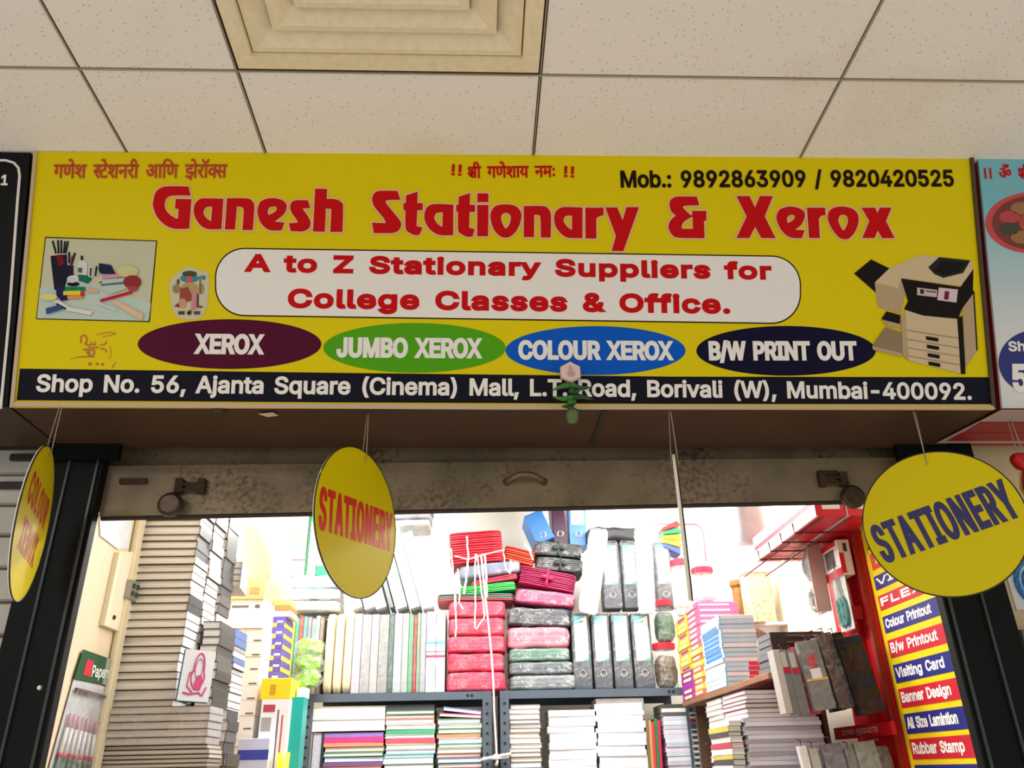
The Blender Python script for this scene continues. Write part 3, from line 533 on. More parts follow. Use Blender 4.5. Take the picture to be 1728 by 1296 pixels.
def ell(cx, cy, a, b, n=64): return [(cx+a*math.cos(2*PI*k/n), cy+b*math.sin(2*PI*k/n)) for k in range(n)]
for cx, cy, a, b, col, nm in ((387.4, 580.7, 155, 42, (84, 12, 46), 'purple ellipse'), (699.5, 587, 154, 42, (84, 170, 22), 'green ellipse'), (1005, 591.6, 152, 41.3, (8, 92, 205), 'blue ellipse'), (1326.5, 592, 151.5, 42, (16, 14, 48), 'navy ellipse')):
    mb = MB(); flat(mb, ell(cx, cy, a, b), 0); note(mb.build('ellipse', mat(col, .5, spec=.1), sign), nm)
def rrect(x0, x1, t0, t1, b0, b1, r, n=12):
    """rounded panel: top edge runs t0..t1, bottom edge b0..b1 between x0 and x1"""
    P = []
    def ty(x): return t0+(t1-t0)*(x-x0)/(x1-x0)
    def by(x): return b0+(b1-b0)*(x-x0)/(x1-x0)
    for k in range(n+1):
        a = PI*.5*k/n; P.append((x1-r+r*math.sin(a), ty(x1-r)+r*(1-math.cos(a))))
    for k in range(n+1):
        a = PI*.5*k/n; P.append((x1-r+r*math.cos(a), by(x1-r)-r+r*math.sin(a)))
    for k in range(n+1):
        a = PI*.5*k/n; P.append((x0+r-r*math.sin(a), by(x0+r)-r+r*math.cos(a)))
    for k in range(n+1):
        a = PI*.5*k/n; P.append((x0+r-r*math.cos(a), ty(x0+r)+r-r*math.sin(a)))
    return P
mb = MB(); flat(mb, rrect(362.7, 1351.8, 417.5, 431.8, 533, 547.5, 50), 0, 0); flat(mb, rrect(365, 1349.5, 419.8, 434, 530.8, 545.2, 48), 1, 1)
note(mb.build('rounded_panel', [m_prt, m_wht], sign), 'white rounded panel with dark outline')
def sline(mb, s, L, R, cap, bold, lay=2, mi=0, track=0):
    o, r = sg(*L), sg(*R); ux = (r-o).normalized(); uy = SN.cross(ux)
    if uy.z < 0: uy = -uy
    h = (sg(L[0], L[1]-cap)-o).dot(uy)
    put(mb, line2d(s, track), o, ux, uy, (r-o).length, h, bold, mi, lf(lay), CAP)
def sword(s, L, R, cap, bold, m, nm, track=0):
    mb = MB(); sline(mb, s, L, R, cap, bold, 2, 0, track); return note(mb.build('lettering', m, sign), nm)
sword('Mob.: 9892863909 / 9820420525', (1047.5, 317), (1610.5, 315), 29, .0018, m_prt, 'dark brown phone numbers')
sword('A to Z Stationary Suppliers for', (413.5, 459), (1302.5, 472.5), 30.5, .0033, m_red, 'red line A to Z Stationary Suppliers for', .03)
sword('College Classes & Office.', (485, 520), (1232.5, 530), 33, .0033, m_red, 'red line College Classes & Office', .03)
sword('XEROX', (328, 597.5), (444.5, 598.5), 34.5, .0029, m_wht, 'white word XEROX'); sword('JUMBO XEROX', (567.5, 603.5), (813, 605), 34.5, .0029, m_wht, 'white words JUMBO XEROX')
sword('COLOUR XEROX', (874.5, 607), (1136, 608.3), 33, .0029, m_wht, 'white words COLOUR XEROX'); sword('B/W PRINT OUT', (1196.5, 608.5), (1447, 608.5), 33, .0029, m_wht, 'white words B/W PRINT OUT')
sword('Shop No. 56, Ajanta Square (Cinema) Mall, L.T. Road, Borivali (W), Mumbai-400092.', (60.5, 661.5), (1640, 675), 30, .0018, m_wht, 'white address line')
# the shop's name: heavy custom letters with a pale outline
NAME = [  # base x, base y, outlines in tenths of a letter unit
 (250, 300, [[(660,145,1),(688,292,1),(400,292),(300,340),(272,450),(300,540),(370,610),(440,655),(485,662,1),(497,512,1),(437,500,1),(450,345,1),(705,350,1),(668,828,1),(430,828),(280,770),(150,640),(85,480),(85,380),(120,250),(210,165),(350,140)]]),
 (250, 300, [[(1222,342,1),(1190,835,1),(980,835),(860,780),(770,660),(740,530),(765,420),(840,350),(920,335)], [(1040,475,1),(1020,710,1),(940,650),(900,570),(925,500),(980,472)]]),
 (250, 300, [[(1280,335,1),(1600,337),(1690,385),(1722,480),(1698,850,1),(1530,850,1),(1548,530),(1500,476),(1440,472,1),(1410,840,1),(1245,840,1)]]),
 (420, 300, [[(420,712,1),(578,728,1),(530,855,1),(400,858),(300,835),(200,740),(145,600),(145,500),(190,390),(300,340),(420,335),(550,370),(612,440),(600,540),(540,620)], [(315,605,1),(308,540),(340,485),(400,468),(450,485),(440,540),(380,580)]]),
 (420, 300, [[(960,368,1),(995,495,1),(868,500,1),(960,630),(1000,730),(975,820),(880,870),(780,870),(680,868,1),(648,740,1),(795,728,1),(760,660),(690,560),(670,460),(710,385),(800,365)]]),
 (420, 300, [[(1075,180,1),(1268,185,1),(1262,345,1),(1400,350),(1500,400),(1528,480),(1518,880,1),(1320,880,1),(1338,510,1),(1250,500,1),(1232,878,1),(1040,872,1)]]),
 (610, 310, [[(585,120,1),(630,265,1),(450,268),(395,285),(405,325),(520,470),(630,610),(640,690),(590,770),(480,802),(200,802,1),(172,635,1),(395,642,1),(360,560),(220,390),(175,280),(180,210),(230,140),(330,118)]]),
 (610, 310, [[(910,130,1),(905,315,1),(995,318,1),(992,432,1),(905,432,1),(892,690,1),(990,712,1),(940,832,1),(850,832),(740,770),(712,690),(712,432,1),(680,430,1),(680,318,1),(720,315,1),(722,195,1)]]),
 (610, 310, [[(1490,342,1),(1485,838,1),(1270,835),(1140,770),(1050,660),(1018,540),(1040,420),(1110,350),(1220,332)], [(1318,470,1),(1310,705,1),(1230,650),(1180,560),(1205,490),(1260,468)]]),
 (750, 310, [[(415,155,1),(410,345,1),(495,348,1),(493,460,1),(408,460,1),(400,715,1),(490,738,1),(455,860,1),(360,860),(250,800),(220,730),(220,460,1),(190,455,1),(192,345,1),(228,342,1),(232,215,1)]]),
 (750, 310, [[(532,160,1),(712,160,1),(712,302,1),(532,302,1)]]), (750, 310, [[(532,348,1),(712,346,1),(708,855,1),(530,855,1)]]),
 (750, 310, [[(990,338),(1150,365),(1240,470),(1235,610),(1170,760),(1080,850),(990,878),(890,845),(800,740),(750,590),(755,460),(830,365)], [(995,475),(1060,505),(1075,570),(1050,660),(995,728),(945,660),(918,570),(935,500)]]),
 (750, 310, [[(1285,365,1),(1600,366),(1690,420),(1725,520),(1721,873,1),(1562,875,1),(1552,550),(1510,512),(1455,508,1),(1450,868,1),(1285,868,1)]]),
 (910, 315, [[(700,342,1),(698,835,1),(480,832),(370,780),(270,660),(240,520),(265,410),(340,348),(440,332)], [(530,475,1),(528,705,1),(450,650),(395,560),(415,490),(470,470)]]),
 (910, 315, [[(745,342,1),(920,346,1),(1038,340,1),(1042,465,1),(960,490),(922,525,1),(925,845,1),(748,842,1)]]),
 (910, 315, [[(1070,340,1),(1260,338,1),(1350,545,1),(1410,335,1),(1615,335,1),(1360,1048,1),(1172,1045,1),(1240,800,1)]]),
 (1110, 315, [[(632,165,1),(670,305,1),(450,312),(402,335,1),(470,410),(550,474,1),(558,395,1),(785,395,1),(785,550,1),(748,560,1),(755,838,1),(340,830),(230,780),(175,680),(180,600),(230,520),(290,472,1),(215,400),(190,310),(200,230),(270,175),(380,162)], [(560,488,1),(568,685,1),(395,685,1),(385,640),(430,565),(500,520)]]),
 (1230, 315, [[(120,155,1),(330,155,1),(422,340,1),(500,155,1),(712,155,1),(578,485,1),(755,838,1),(525,835,1),(422,655,1),(330,835,1),(120,835,1),(285,485,1)]]),
 (1230, 315, [[(1065,700,1),(1222,708,1),(1185,835,1),(1050,835),(950,805),(850,710),(780,570),(770,470),(820,375),(900,340),(1000,325),(1130,350),(1215,410),(1225,500),(1170,620)], [(950,590,1),(938,530),(965,475),(1020,460),(1065,480),(1050,530),(1000,570)]]),
 (1340, 315, [[(205,342,1),(370,345,1),(498,340,1),(508,465,1),(440,475),(398,525,1),(415,835,1),(240,835,1)]]),
 (1340, 315, [[(780,325),(930,355),(1030,450),(1035,600),(980,740),(890,840),(810,855),(720,820),(620,700),(550,550),(555,420),(640,345)], [(790,458),(850,485),(870,540),(855,620),(800,710),(745,640),(715,550),(735,480)]]),
 (1340, 315, [[(1090,345,1),(1310,342,1),(1345,430,1),(1385,342,1),(1575,342,1),(1485,560,1),(1625,835,1),(1425,838,1),(1352,715,1),(1300,835,1),(1100,835,1),(1215,560,1)]])]
mr, mo = MB(), MB()
for bx, by, cons in NAME:
    cc = []
    for i, c in enumerate(cons):
        q = [sg(bx+x/9.6, by+y/9.6)-SBL for x, y in smooth(c)]; q = [(p.dot(SU), p.dot(SV)) for p in q]
        if (area2(q) > 0) == (i > 0): q.reverse()
        cc.append(q)
    v, f = fill(cc)
    mr.add([SBL+SU*x+SV*y+lf(3) for x, y in v], f)
    v, f = fill(grow(cc, .0031)); mo.add([SBL+SU*x+SV*y+lf(2) for x, y in v], f)
note(mr.build('lettering', m_red, sign), 'big red shop name'); note(mo.build('letter_outline', mat((240, 196, 158), .4), sign), 'pale outline of the shop name')
# lines in Devanagari at the top
def dline(mb, groups, L, R, top, bold, lay=2):
    o, r = sg(*L), sg(*R); ux = (r-o).normalized(); uy = SN.cross(ux)
    if uy.z < 0: uy = -uy
    put(mb, groups, o, ux, uy, (r-o).length, (sg(L[0], top)-o).dot(uy), bold, 0, lf(lay))
SRI = [('श', .62), ('ा', 0), ('ी', None)]
m_saff = mat((196, 62, 14), .4)
mb = MB(); dline(mb, deva([('ग',None),('ण',None),('े',None),('श',None),(' ',0),('स',.60),('ट',None),('े',None),('श',None),('न',None),('र',None),('ी',None),(' ',0),('आ',None),('ि',None),('ण',None),(' ',0),('झ',None),('े',None),('र',None),('ॉ',None),('क',.66),('स',None)]), (89.5, 305), (383, 304.5), 268, .0010)
note(mb.build('lettering', m_saff, sign), 'orange Devanagari shop name')
mb = MB(); dline(mb, deva(SRI+[(' ',0),('ग',None),('ण',None),('े',None),('श',None),('ा',None),('य',None),(' ',0),('न',None),('म',None),('ः',None)]), (789, 301), (937, 299.5), 273, .0010)
sline(mb, '!!', (761, 296), (779, 297), 19, .0009); sline(mb, '!!', (951, 299), (969, 300), 19, .0009)
note(mb.build('lettering', m_red, sign), 'red Devanagari blessing')
# printed picture of stationery
def pic(name, nm, base, sc, shapes):
    mats = []; mb = MB()
    for k, (col, pts) in enumerate(shapes):
        m = mat(col, .5, spec=.1)
        if m not in mats: mats.append(m)
        flat(mb, [(base[0]+x/sc, base[1]+y/sc) for x, y in pts], 1+k*.25, mats.index(m))
    return note(mb.build(name, mats, sign), nm)
def bar2(x0, y0, x1, y1, w):
    d = Vector((x1-x0, y1-y0)).normalized()*w/2; return [(x0-d.y, y0+d.x), (x1-d.y, y1+d.x), (x1+d.y, y1-d.x), (x0+d.y, y0-d.x)]
def oval(cx, cy, a, b): return ell(cx, cy, a, b, 16)
sh_ = [((28, 22, 14), [(128, 76), (1612, 126), (1514, 1206), (6, 1168)]), ((206, 206, 176), [(140, 92), (1598, 138), (1500, 1192), (20, 1156)]), ((196, 214, 204), [(60, 760), (560, 640), (1100, 820), (1530, 960), (1500, 1192), (20, 1156)])]
sh_ += [((30, 30, 46), [(200, 330), (420, 310), (430, 620), (380, 780), (250, 780), (215, 480)]), ((30, 32, 60), [(410, 450), (505, 455), (510, 610), (420, 640)]), ((120, 20, 34), [(270, 320), (350, 310), (390, 430), (310, 470)])]
for x0, y0, x1, y1 in ((230, 130, 275, 300), (300, 120, 310, 300), (345, 122, 345, 300), (395, 135, 380, 300), (435, 135, 400, 300), (450, 280, 450, 430), (528, 290, 480, 450)): sh_.append(((34, 38, 50), bar2(x0, y0, x1, y1, 28)))
sh_ += [((150, 60, 80), bar2(490, 330, 465, 450, 20)), ((226, 226, 222), oval(500, 640, 80, 50)), ((24, 26, 44), oval(505, 705, 82, 30)), ((214, 212, 210), oval(490, 650, 62, 40)), ((218, 220, 214), [(560, 430), (600, 390), (650, 390), (690, 430), (690, 600), (570, 600)]), ((20, 24, 24), bar2(620, 330, 620, 390, 30)), ((90, 96, 100), [(570, 490), (630, 490), (620, 560), (570, 550)]),
        ((30, 110, 96), [(570, 580), (690, 590), (760, 640), (700, 700), (580, 660)]), ((222, 218, 210), bar2(740, 470, 735, 610, 60)), ((60, 60, 60), bar2(740, 490, 735, 600, 26)), ((216, 216, 206), bar2(815, 460, 800, 600, 60)), ((40, 40, 44), bar2(820, 470, 800, 600, 30)),
        ((34, 42, 70), [(850, 430), (1010, 455), (1070, 575), (870, 570), (840, 510)]), ((220, 150, 190), bar2(890, 610, 1160, 590, 46)), ((70, 70, 100), bar2(850, 690, 1160, 620, 14)), ((196, 206, 196), [(900, 660), (1180, 620), (1230, 760), (1000, 840), (860, 760)]), ((90, 120, 130), bar2(880, 720, 1200, 690, 30)),
        ((214, 208, 150), oval(1230, 540, 140, 80)), ((150, 52, 56), oval(1290, 680, 120, 90)), ((170, 80, 76), oval(1300, 770, 70, 36)),
        ((40, 30, 90), [(280, 760), (400, 720), (440, 920), (350, 930), (290, 860)]), ((20, 130, 96), [(400, 745), (670, 745), (665, 800), (400, 790)]), ((236, 216, 60), [(380, 800), (610, 795), (610, 850), (380, 855)]), ((232, 150, 80), [(430, 860), (640, 850), (640, 900), (440, 910)]), ((210, 40, 50), oval(632, 840, 28, 36)),
        ((226, 180, 150), [(680, 750), (840, 780), (830, 830), (690, 810)]), ((206, 20, 44), bar2(870, 930, 1290, 815, 36)), ((236, 196, 160), [(1010, 940), (1100, 930), (1440, 1110), (1420, 1185), (1360, 1160)]), ((226, 222, 140), oval(190, 880, 110, 50)),
        ((232, 228, 214), [(240, 930), (320, 920), (470, 1020), (770, 1070), (740, 1120), (430, 1060)]), ((40, 50, 84), bar2(290, 970, 420, 1040, 26)), ((56, 84, 130), [(150, 1030), (330, 985), (380, 1040), (160, 1110)]), ((216, 222, 214), bar2(800, 950, 1080, 1050, 24))]
pic('printed_picture', 'printed picture of pens and stationery', (60, 390), 7.854, sh_)
# printed picture of a copier
K = (28, 22, 22); B = (216, 194, 158); B2 = (190, 166, 132); B3 = (150, 130, 104)
pic('printed_copier', 'printed picture of an office copier', (1430, 420), 5.891, [
    (K, [(65, 245), (235, 105), (430, 200), (300, 320), (278, 432)]), (B2, [(270, 335), (560, 170), (600, 300), (535, 645), (300, 580)]), (B, [(270, 335), (420, 190), (720, 60), (910, 80), (870, 260), (530, 300), (500, 390)]),
    (B, [(530, 290), (720, 80), (910, 80), (1240, 125), (1250, 200), (1130, 372)]), ((40, 44, 40), [(800, 185), (910, 82), (1220, 115), (1150, 240), (950, 290), (860, 250)]), ((28, 26, 24), [(850, 210), (940, 120), (1190, 140), (1120, 225), (960, 265)]),
    (K, [(530, 295), (1120, 380), (1250, 200), (1245, 450), (1135, 600), (1100, 695), (750, 665), (560, 600), (600, 520)]), ((206, 190, 190), [(690, 385), (890, 410), (885, 482), (690, 460)]), ((70, 40, 50), [(720, 400), (760, 404), (756, 450), (720, 446)]), ((80, 60, 60), bar2(780, 420, 880, 432, 12)),
    ((226, 200, 206), [(905, 385), (1095, 405), (1080, 535), (890, 510)]), ((110, 40, 70), [(965, 420), (1010, 425), (1000, 508), (955, 503)]), (B, [(570, 610), (750, 665), (1090, 700), (1120, 1240), (600, 1110)]), (B2, [(1140, 590), (1245, 450), (1290, 1000), (1170, 1185)]), (K, [(1085, 680), (1138, 670), (1170, 1245), (1125, 1245)]),
    (K, bar2(1250, 420, 1284, 1010, 14)), (B2, [(530, 650), (572, 640), (606, 1112), (545, 1060)]), (K, [(385, 622), (520, 660), (520, 748), (333, 700)]), (B2, [(330, 705), (520, 750), (530, 790), (400, 775)]), (B3, [(370, 780), (530, 830), (540, 1040), (240, 970)]), (B2, [(240, 970), (540, 1040), (540, 1075), (250, 1005)]),
    (B3, bar2(580, 810, 1095, 890, 7)), (B3, bar2(585, 900, 1100, 985, 6)), (B3, bar2(590, 985, 1105, 1070, 6)), (B3, bar2(595, 1065, 1110, 1155, 6))] + [(K, [(775+8*k, 870+84*k), (897+6*k, 890+84*k), (897+6*k, 925+84*k), (778+8*k, 905+84*k)]) for k in range(4)])
# small sticker with a seated figure, and the gold flourish below the picture
pic('sticker', 'small white sticker with a seated figure', (270, 440), 11.78, [
    ((212, 206, 176), smooth([(590, 110), (760, 190), (960, 260), (960, 700), (900, 1000), (760, 1150), (400, 1150), (270, 1000), (200, 700), (200, 420), (330, 260)], 4)),
    ((60, 140, 170), oval(590, 350, 190, 90)), ((74, 84, 44), oval(590, 260, 150, 60)), ((206, 96, 110), oval(590, 370, 70, 70)), ((190, 160, 110), oval(590, 560, 190, 130)), ((168, 150, 110), oval(830, 560, 50, 110)), ((160, 140, 96), oval(330, 560, 80, 90)), ((90, 90, 60), oval(365, 420, 30, 60)),
    ((160, 80, 60), [(400, 560), (560, 520), (640, 700), (620, 800), (390, 860)]), ((160, 40, 44), [(280, 910), (420, 800), (400, 930)]), ((206, 160, 130), oval(455, 850, 75, 100)), ((214, 140, 150), [(640, 640), (760, 620), (750, 960), (620, 990)]), ((90, 76, 86), bar2(755, 660, 750, 930, 40)), ((160, 40, 44), [(780, 890), (880, 920), (780, 945)]), ((130, 110, 70), bar2(800, 300, 800, 660, 26)), ((60, 140, 170), oval(870, 340, 40, 46))])
mb = MB(); dline(mb, deva([('ज',None),('य',None),(' ',0)]+SRI+[(' ',0),('र',None),('ा',None),('म',None)]), (300.5, 532), (338.5, 532), 523.5, .0004, 6); note(mb.build('lettering', m_prt, sign), 'tiny caption under the seated figure')
mb = MB()
def stroke(base, sc, pts, w, lay=1):
    n = len(pts)
    for i in range(n-1): 
        a = smooth([pts[i], pts[i+1]], 1) if False else None
        flat(mb, [(base[0]+x/sc, base[1]+y/sc) for x, y in bar2(*pts[i], *pts[i+1], w)], lay)
for pts, w in (([(455, 420), (450, 300), (500, 250), (560, 270), (580, 360), (540, 440), (620, 470), (700, 440), (760, 460)], 34), ([(490, 550), (560, 560), (640, 510), (740, 520), (820, 500)], 34), ([(560, 620), (620, 570), (720, 560), (740, 640), (640, 690), (590, 640), (650, 610)], 34), ([(370, 715), (480, 705), (740, 705)], 26), ([(230, 750), (370, 715)], 12), ([(780, 240), (920, 210), (1050, 195), (1180, 220), (1060, 260), (900, 285)], 16), ([(850, 450), (940, 455), (990, 380)], 28), ([(850, 530), (930, 545), (980, 570), (985, 620)], 28), ([(640, 390), (670, 420)], 26), ([(730, 390), (760, 420)], 26), ([(1060, 480), (1080, 600), (1070, 720), (1010, 730)], 12), ([(600, 850), (680, 860)], 60), ([(760, 850), (820, 860)], 54), ([(870, 860), (930, 870)], 50), ([(1100, 930), (1180, 820)], 20)):
    stroke((100, 545), 12.34, pts, w)
note(mb.build('flourish', mat((190, 112, 30), .45), sign), 'gold handwritten flourish')
# the box behind the face and its brown underside
m_und = mat((74, 54, 40), .5, var=.12, scale=8, spec=.2)
fb0, fb1 = sg(18, 687), sg(1679, 692); ft0, ft1 = sg(56, 256), sg(1641, 262)
mb = MB()
bk0, bk1 = Vector((fb0.x, YS-.022, fb0.z)), Vector((fb1.x, YS-.022, fb1.z)); tk0, tk1 = Vector((ft0.x, YS-.022, ft0.z)), Vector((ft1.x, YS-.022, ft1.z)); o = -SN*.008
mb.add([fb0+o, fb1+o, bk1, bk0, ft0+o, ft1+o, tk1, tk0], [(0, 3, 2, 1), (4, 5, 6, 7), (0, 4, 7, 3), (1, 2, 6, 5), (3, 7, 6, 2)]); mb.build('housing', m_und, sign)
zu = lambda p: p
def und(px, py):                                   # point on the underside of the box
    n = (fb1-fb0).cross(bk0-fb0).normalized(); d = ray(px, py); return E0+d*((fb0-E0).dot(n)/d.dot(n))
mb = MB(); mb.slab([und(1017, 692), und(1025, 692), und(1003, 748), und(995, 748)], (0, 0, -.003)); note(mb.build('joint_strip', m_dark, sign), 'dark strip across the underside')
mb = MB(); c = und(370, 693); mb.lathe([(.001, -.010), (.010, -.010), (.014, -.002), (.016, .001)], c, 16, 0); mb.build('bracket', m_rust, sign, smooth=True)
mb = MB(); c = und(453, 698); mb.slab([c+Vector(p) for p in ((-.02, -.004, -.002), (.012, -.012, -.002), (.02, .004, -.002), (-.004, .012, -.002))], (0, 0, -.001)); note(mb.build('paper_scrap', mat((206, 190, 168), .7), sign), 'torn pale scrap of paper')
# ------------------------------------------------------------------ neighbouring signs in the same row
def nsign(name, label, quad, m, under, mi_extra=None):
    t = thing(name, label, 'sign'); mb = MB(); p = poly(quad, -1); mb.slab(p, -SN*.006); mb.build('panel', m, t)
    a, b = p[0]-SN*.006, p[1]-SN*.006; mb = MB(); k0, k1 = Vector((a.x, YS-.022, a.z)), Vector((b.x, YS-.022, b.z))
    c0, c1 = p[3]-SN*.006, p[2]-SN*.006
    mb.add([a, b, k1, k0, c0, c1, Vector((c1.x, YS-.022, c1.z)), Vector((c0.x, YS-.022, c0.z))], [(0, 3, 2, 1), (0, 4, 7, 3), (1, 2, 6, 5), (3, 7, 6, 2)]); mb.build('housing', under, t)
    return t
ls = nsign('shop_sign', 'black neighbouring shop sign with white rounded line at the left edge of the photo', [(-420, 684), (12, 687), (51, 258), (-330, 250)], mat((10, 13, 13), .4, spec=.15), m_und)
mb = MB(); pts = [(-400, 270), (10, 271), (24, 275), (32, 284), (34, 297), (30, 345), (16, 540), (2, 690)]
mb.tube([p+lf(3) for p in poly([(a, b) for a, b in pts], 1)], .0028, 6); note(mb.build('border_line', m_wht, ls), 'white rounded border line')
mb = MB(); sline(mb, '51', (-13, 313), (13, 313), 18, .0012, 2); mb.build('lettering', m_wht, ls)
m_sky = bpy.data.materials.new('printed_sky'); m_sky.use_nodes = True; nt = m_sky.node_tree; b_ = nt.nodes['Principled BSDF']; b_.inputs['Roughness'].default_value = .35
tc = nt.nodes.new('ShaderNodeTexCoord'); sx = nt.nodes.new('ShaderNodeSeparateXYZ'); rp = nt.nodes.new('ShaderNodeValToRGB')
nt.links.new(tc.outputs['Generated'], sx.inputs[0]); nt.links.new(sx.outputs['Z'], rp.inputs[0]); nt.links.new(rp.outputs[0], b_.inputs['Base Color'])
rp.color_ramp.elements[0].color = rgb(226, 226, 226); rp.color_ramp.elements[0].position = .25; rp.color_ramp.elements[1].color = rgb(120, 190, 205); rp.color_ramp.elements[1].position = .8
rs = nsign('shop_sign', 'pale blue neighbouring shop sign with a round red picture, at the right photo edge', [(1692, 689), (2160, 690), (2090, 262), (1651, 266)], m_sky, mat((150, 30, 38), .5))
mb = MB(); dline(mb, deva([('।',None),('।',None),(' ',0),('ॐ',None),(' ',0)]+SRI), (1662, 302), (1741, 302), 276, .0009, 2); note(mb.build('lettering', m_red, rs), 'red Devanagari line')
mb = MB(); ms = [mat((206, 70, 64), .4), mat((120, 44, 36), .4), mat((160, 110, 60), .4), mat((60, 60, 40), .4), mat((190, 60, 70), .4)]
flat(mb, ell(1745, 376, 82, 52), 1, 0); flat(mb, ell(1745, 376, 71, 46), 1.5, 1)
for k in range(9):
    a = 2*PI*k/9; flat(mb, ell(1745+44*math.cos(a), 376+28*math.sin(a), 18, 11, 14), 2, 2+k % 3)
flat(mb, ell(1745, 376, 26, 18), 2.5, 4); flat(mb, ell(1745, 374, 13, 9), 3, 2); mb.build('round_picture', ms, rs)
mb = MB(); flat(mb, ell(1748, 611, 63, 54), 1); note(mb.build('disc', mat((20, 38, 120), .4), rs), 'dark blue disc')
mb = MB(); sline(mb, 'Shop', (1702, 593), (1760, 593), 17, .0012, 2); sline(mb, '5', (1710, 662), (1738, 662), 48, .004, 2); mb.build('lettering', m_wht, rs)
# striped underside of that sign
mb = MB()
def und2(px, py): d = ray(px, py); z = fb1.z-.004; return E0+d*((z-H)/d.z)
for k, (a, b) in enumerate((((1655, 1740, 712, 728), 0), ((1625, 1740, 729, 743), 0))):
    x0, x1, y0, y1 = a; mb.slab([und2(x0, y0), und2(x1+30, y0), und2(x1+30, y1), und2(x0-26, y1)], (0, 0, .002), 0)
rs_w = MB(); rs_w.slab([und2(1690, 692), und2(1800, 692), und2(1800, 748), und2(1580, 748)], (0, 0, .001))
note(rs_w.build('soffit_print', mat((176, 156, 152), .5), rs), 'white and red printed underside'); mb.v = [(x, y, z-.002) for x, y, z in mb.v]
note(mb.build('stripe', mat((148, 16, 28), .5), rs), 'red stripe')
# ================================================================== things hanging under the sign
m_disc = mat((222, 204, 4), .4, spec=.15); m_rim = mat((244, 240, 230), .5); m_drk = mat((40, 34, 20), .5); m_wire = mat((168, 158, 140), .4, .5)
m_blue = mat((34, 28, 96), .4)
def hang_disc(c, a, roll, txt, m_txt, label, hole_px, top_px, edge=m_rim, R=.15, th=.004):
    """round board, front face turned by a about the vertical"""
    d = Vector((math.cos(a), math.sin(a), 0)); n = Vector((math.sin(a), -math.cos(a), 0)); up = Vector((0, 0, 1))
    u = d*math.cos(roll)+up*math.sin(roll); v = up*math.cos(roll)-d*math.sin(roll)
    t = thing('hanging_sign', label, 'sign', c)
    mb = MB(); N = 72; f = [u*(R*math.cos(2*PI*k/N))+v*(R*math.sin(2*PI*k/N)) for k in range(N)]
    V = [p+n*th/2 for p in f]+[p-n*th/2 for p in f]
    mb.add(V, [tuple(range(N)), tuple(reversed(range(N, 2*N)))], 0); mb.add(V, [(k, (k+1) % N, N+(k+1) % N, N+k) for k in range(N)], 1)
    mb.build('board', [m_disc, edge], t)
    mb = MB(); mb.tube([p*1.0+n*(th/2-.0006) for p in f], .0016, 6, 0, True); note(mb.build('rim', m_drk, t), 'thin dark rim')
    mb = MB()
    if len(txt) == 1:
        put(mb, line2d(txt[0], .075), u*(-.136)+v*(-.041), u, v, .272, .082, .0034, 0, n*(th/2+.0004), CAP)
    else:
        put(mb, line2d(txt[0], .11), u*(-.105)+v*(.012), u, v, .21, .062, .0028, 0, n*(th/2+.0004), CAP); put(mb, line2d(txt[1], .11), u*(-.085)+v*(-.072), u, v, .17, .062, .0028, 0, n*(th/2+.0004), CAP)
    mb.build('lettering', m_txt, t)
    r = ray(*hole_px); k = (c-E0).dot(n)/r.dot(n); hp = E0+r*k
    if (hp-c).length > R: hp = c+v*(R*.86)
    hp = hp-c; q = und(*top_px) if top_px else None
    zt = fb0.z+(fb1.z-fb0.z)*(c.x-fb0.x)/(fb1.x-fb0.x)-c.z-.0012
    mb = MB(); mb.tube([hp+n*(th/2+.001), hp+n*(th/2+.003)+Vector((0, 0, .01)), Vector((hp.x, hp.y, zt))+n*.004], .0011, 6); mb.tube([hp-n*(th/2+.001), hp-n*(th/2+.003)+Vector((0, 0, .01)), Vector((hp.x+.004, hp.y, zt))-n*.004], .0009, 6); mb.build('wire', m_wire, t)
    return t
hang_disc(Vector((-.870, 1.56, H+.460)), math.radians(108), 0, ('COLOUR', 'XEROX'), mat((196, 52, 20), .45), 'yellow round hanging sign reading COLOUR XEROX in red, leftmost of the row', (80, 770), (97, 713))
hang_disc(Vector((-.241, 1.57, H+.459)), math.radians(66), math.radians(4), ('STATIONERY',), mat((214, 34, 20), .45), 'yellow round hanging sign reading STATIONERY in red, turned half away', (614, 781), (615, 713))
hang_disc(Vector((.9475, 1.56, H+.442)), math.radians(-30), math.radians(13), ('STATIONERY',), m_blue, 'yellow round hanging sign reading STATIONERY in dark blue, facing out', (1565, 786), (1547, 708))
c4 = atY(1151, 888, 1.56); az = math.atan2(c4.x, c4.y)
hang_disc(c4, PI/2-az+math.radians(.3), 0, ('XEROX',), mat((214, 34, 20), .45), 'round hanging sign seen edge-on as a thin pale strip', (1140, 780), None, m_rim, .145, .008)
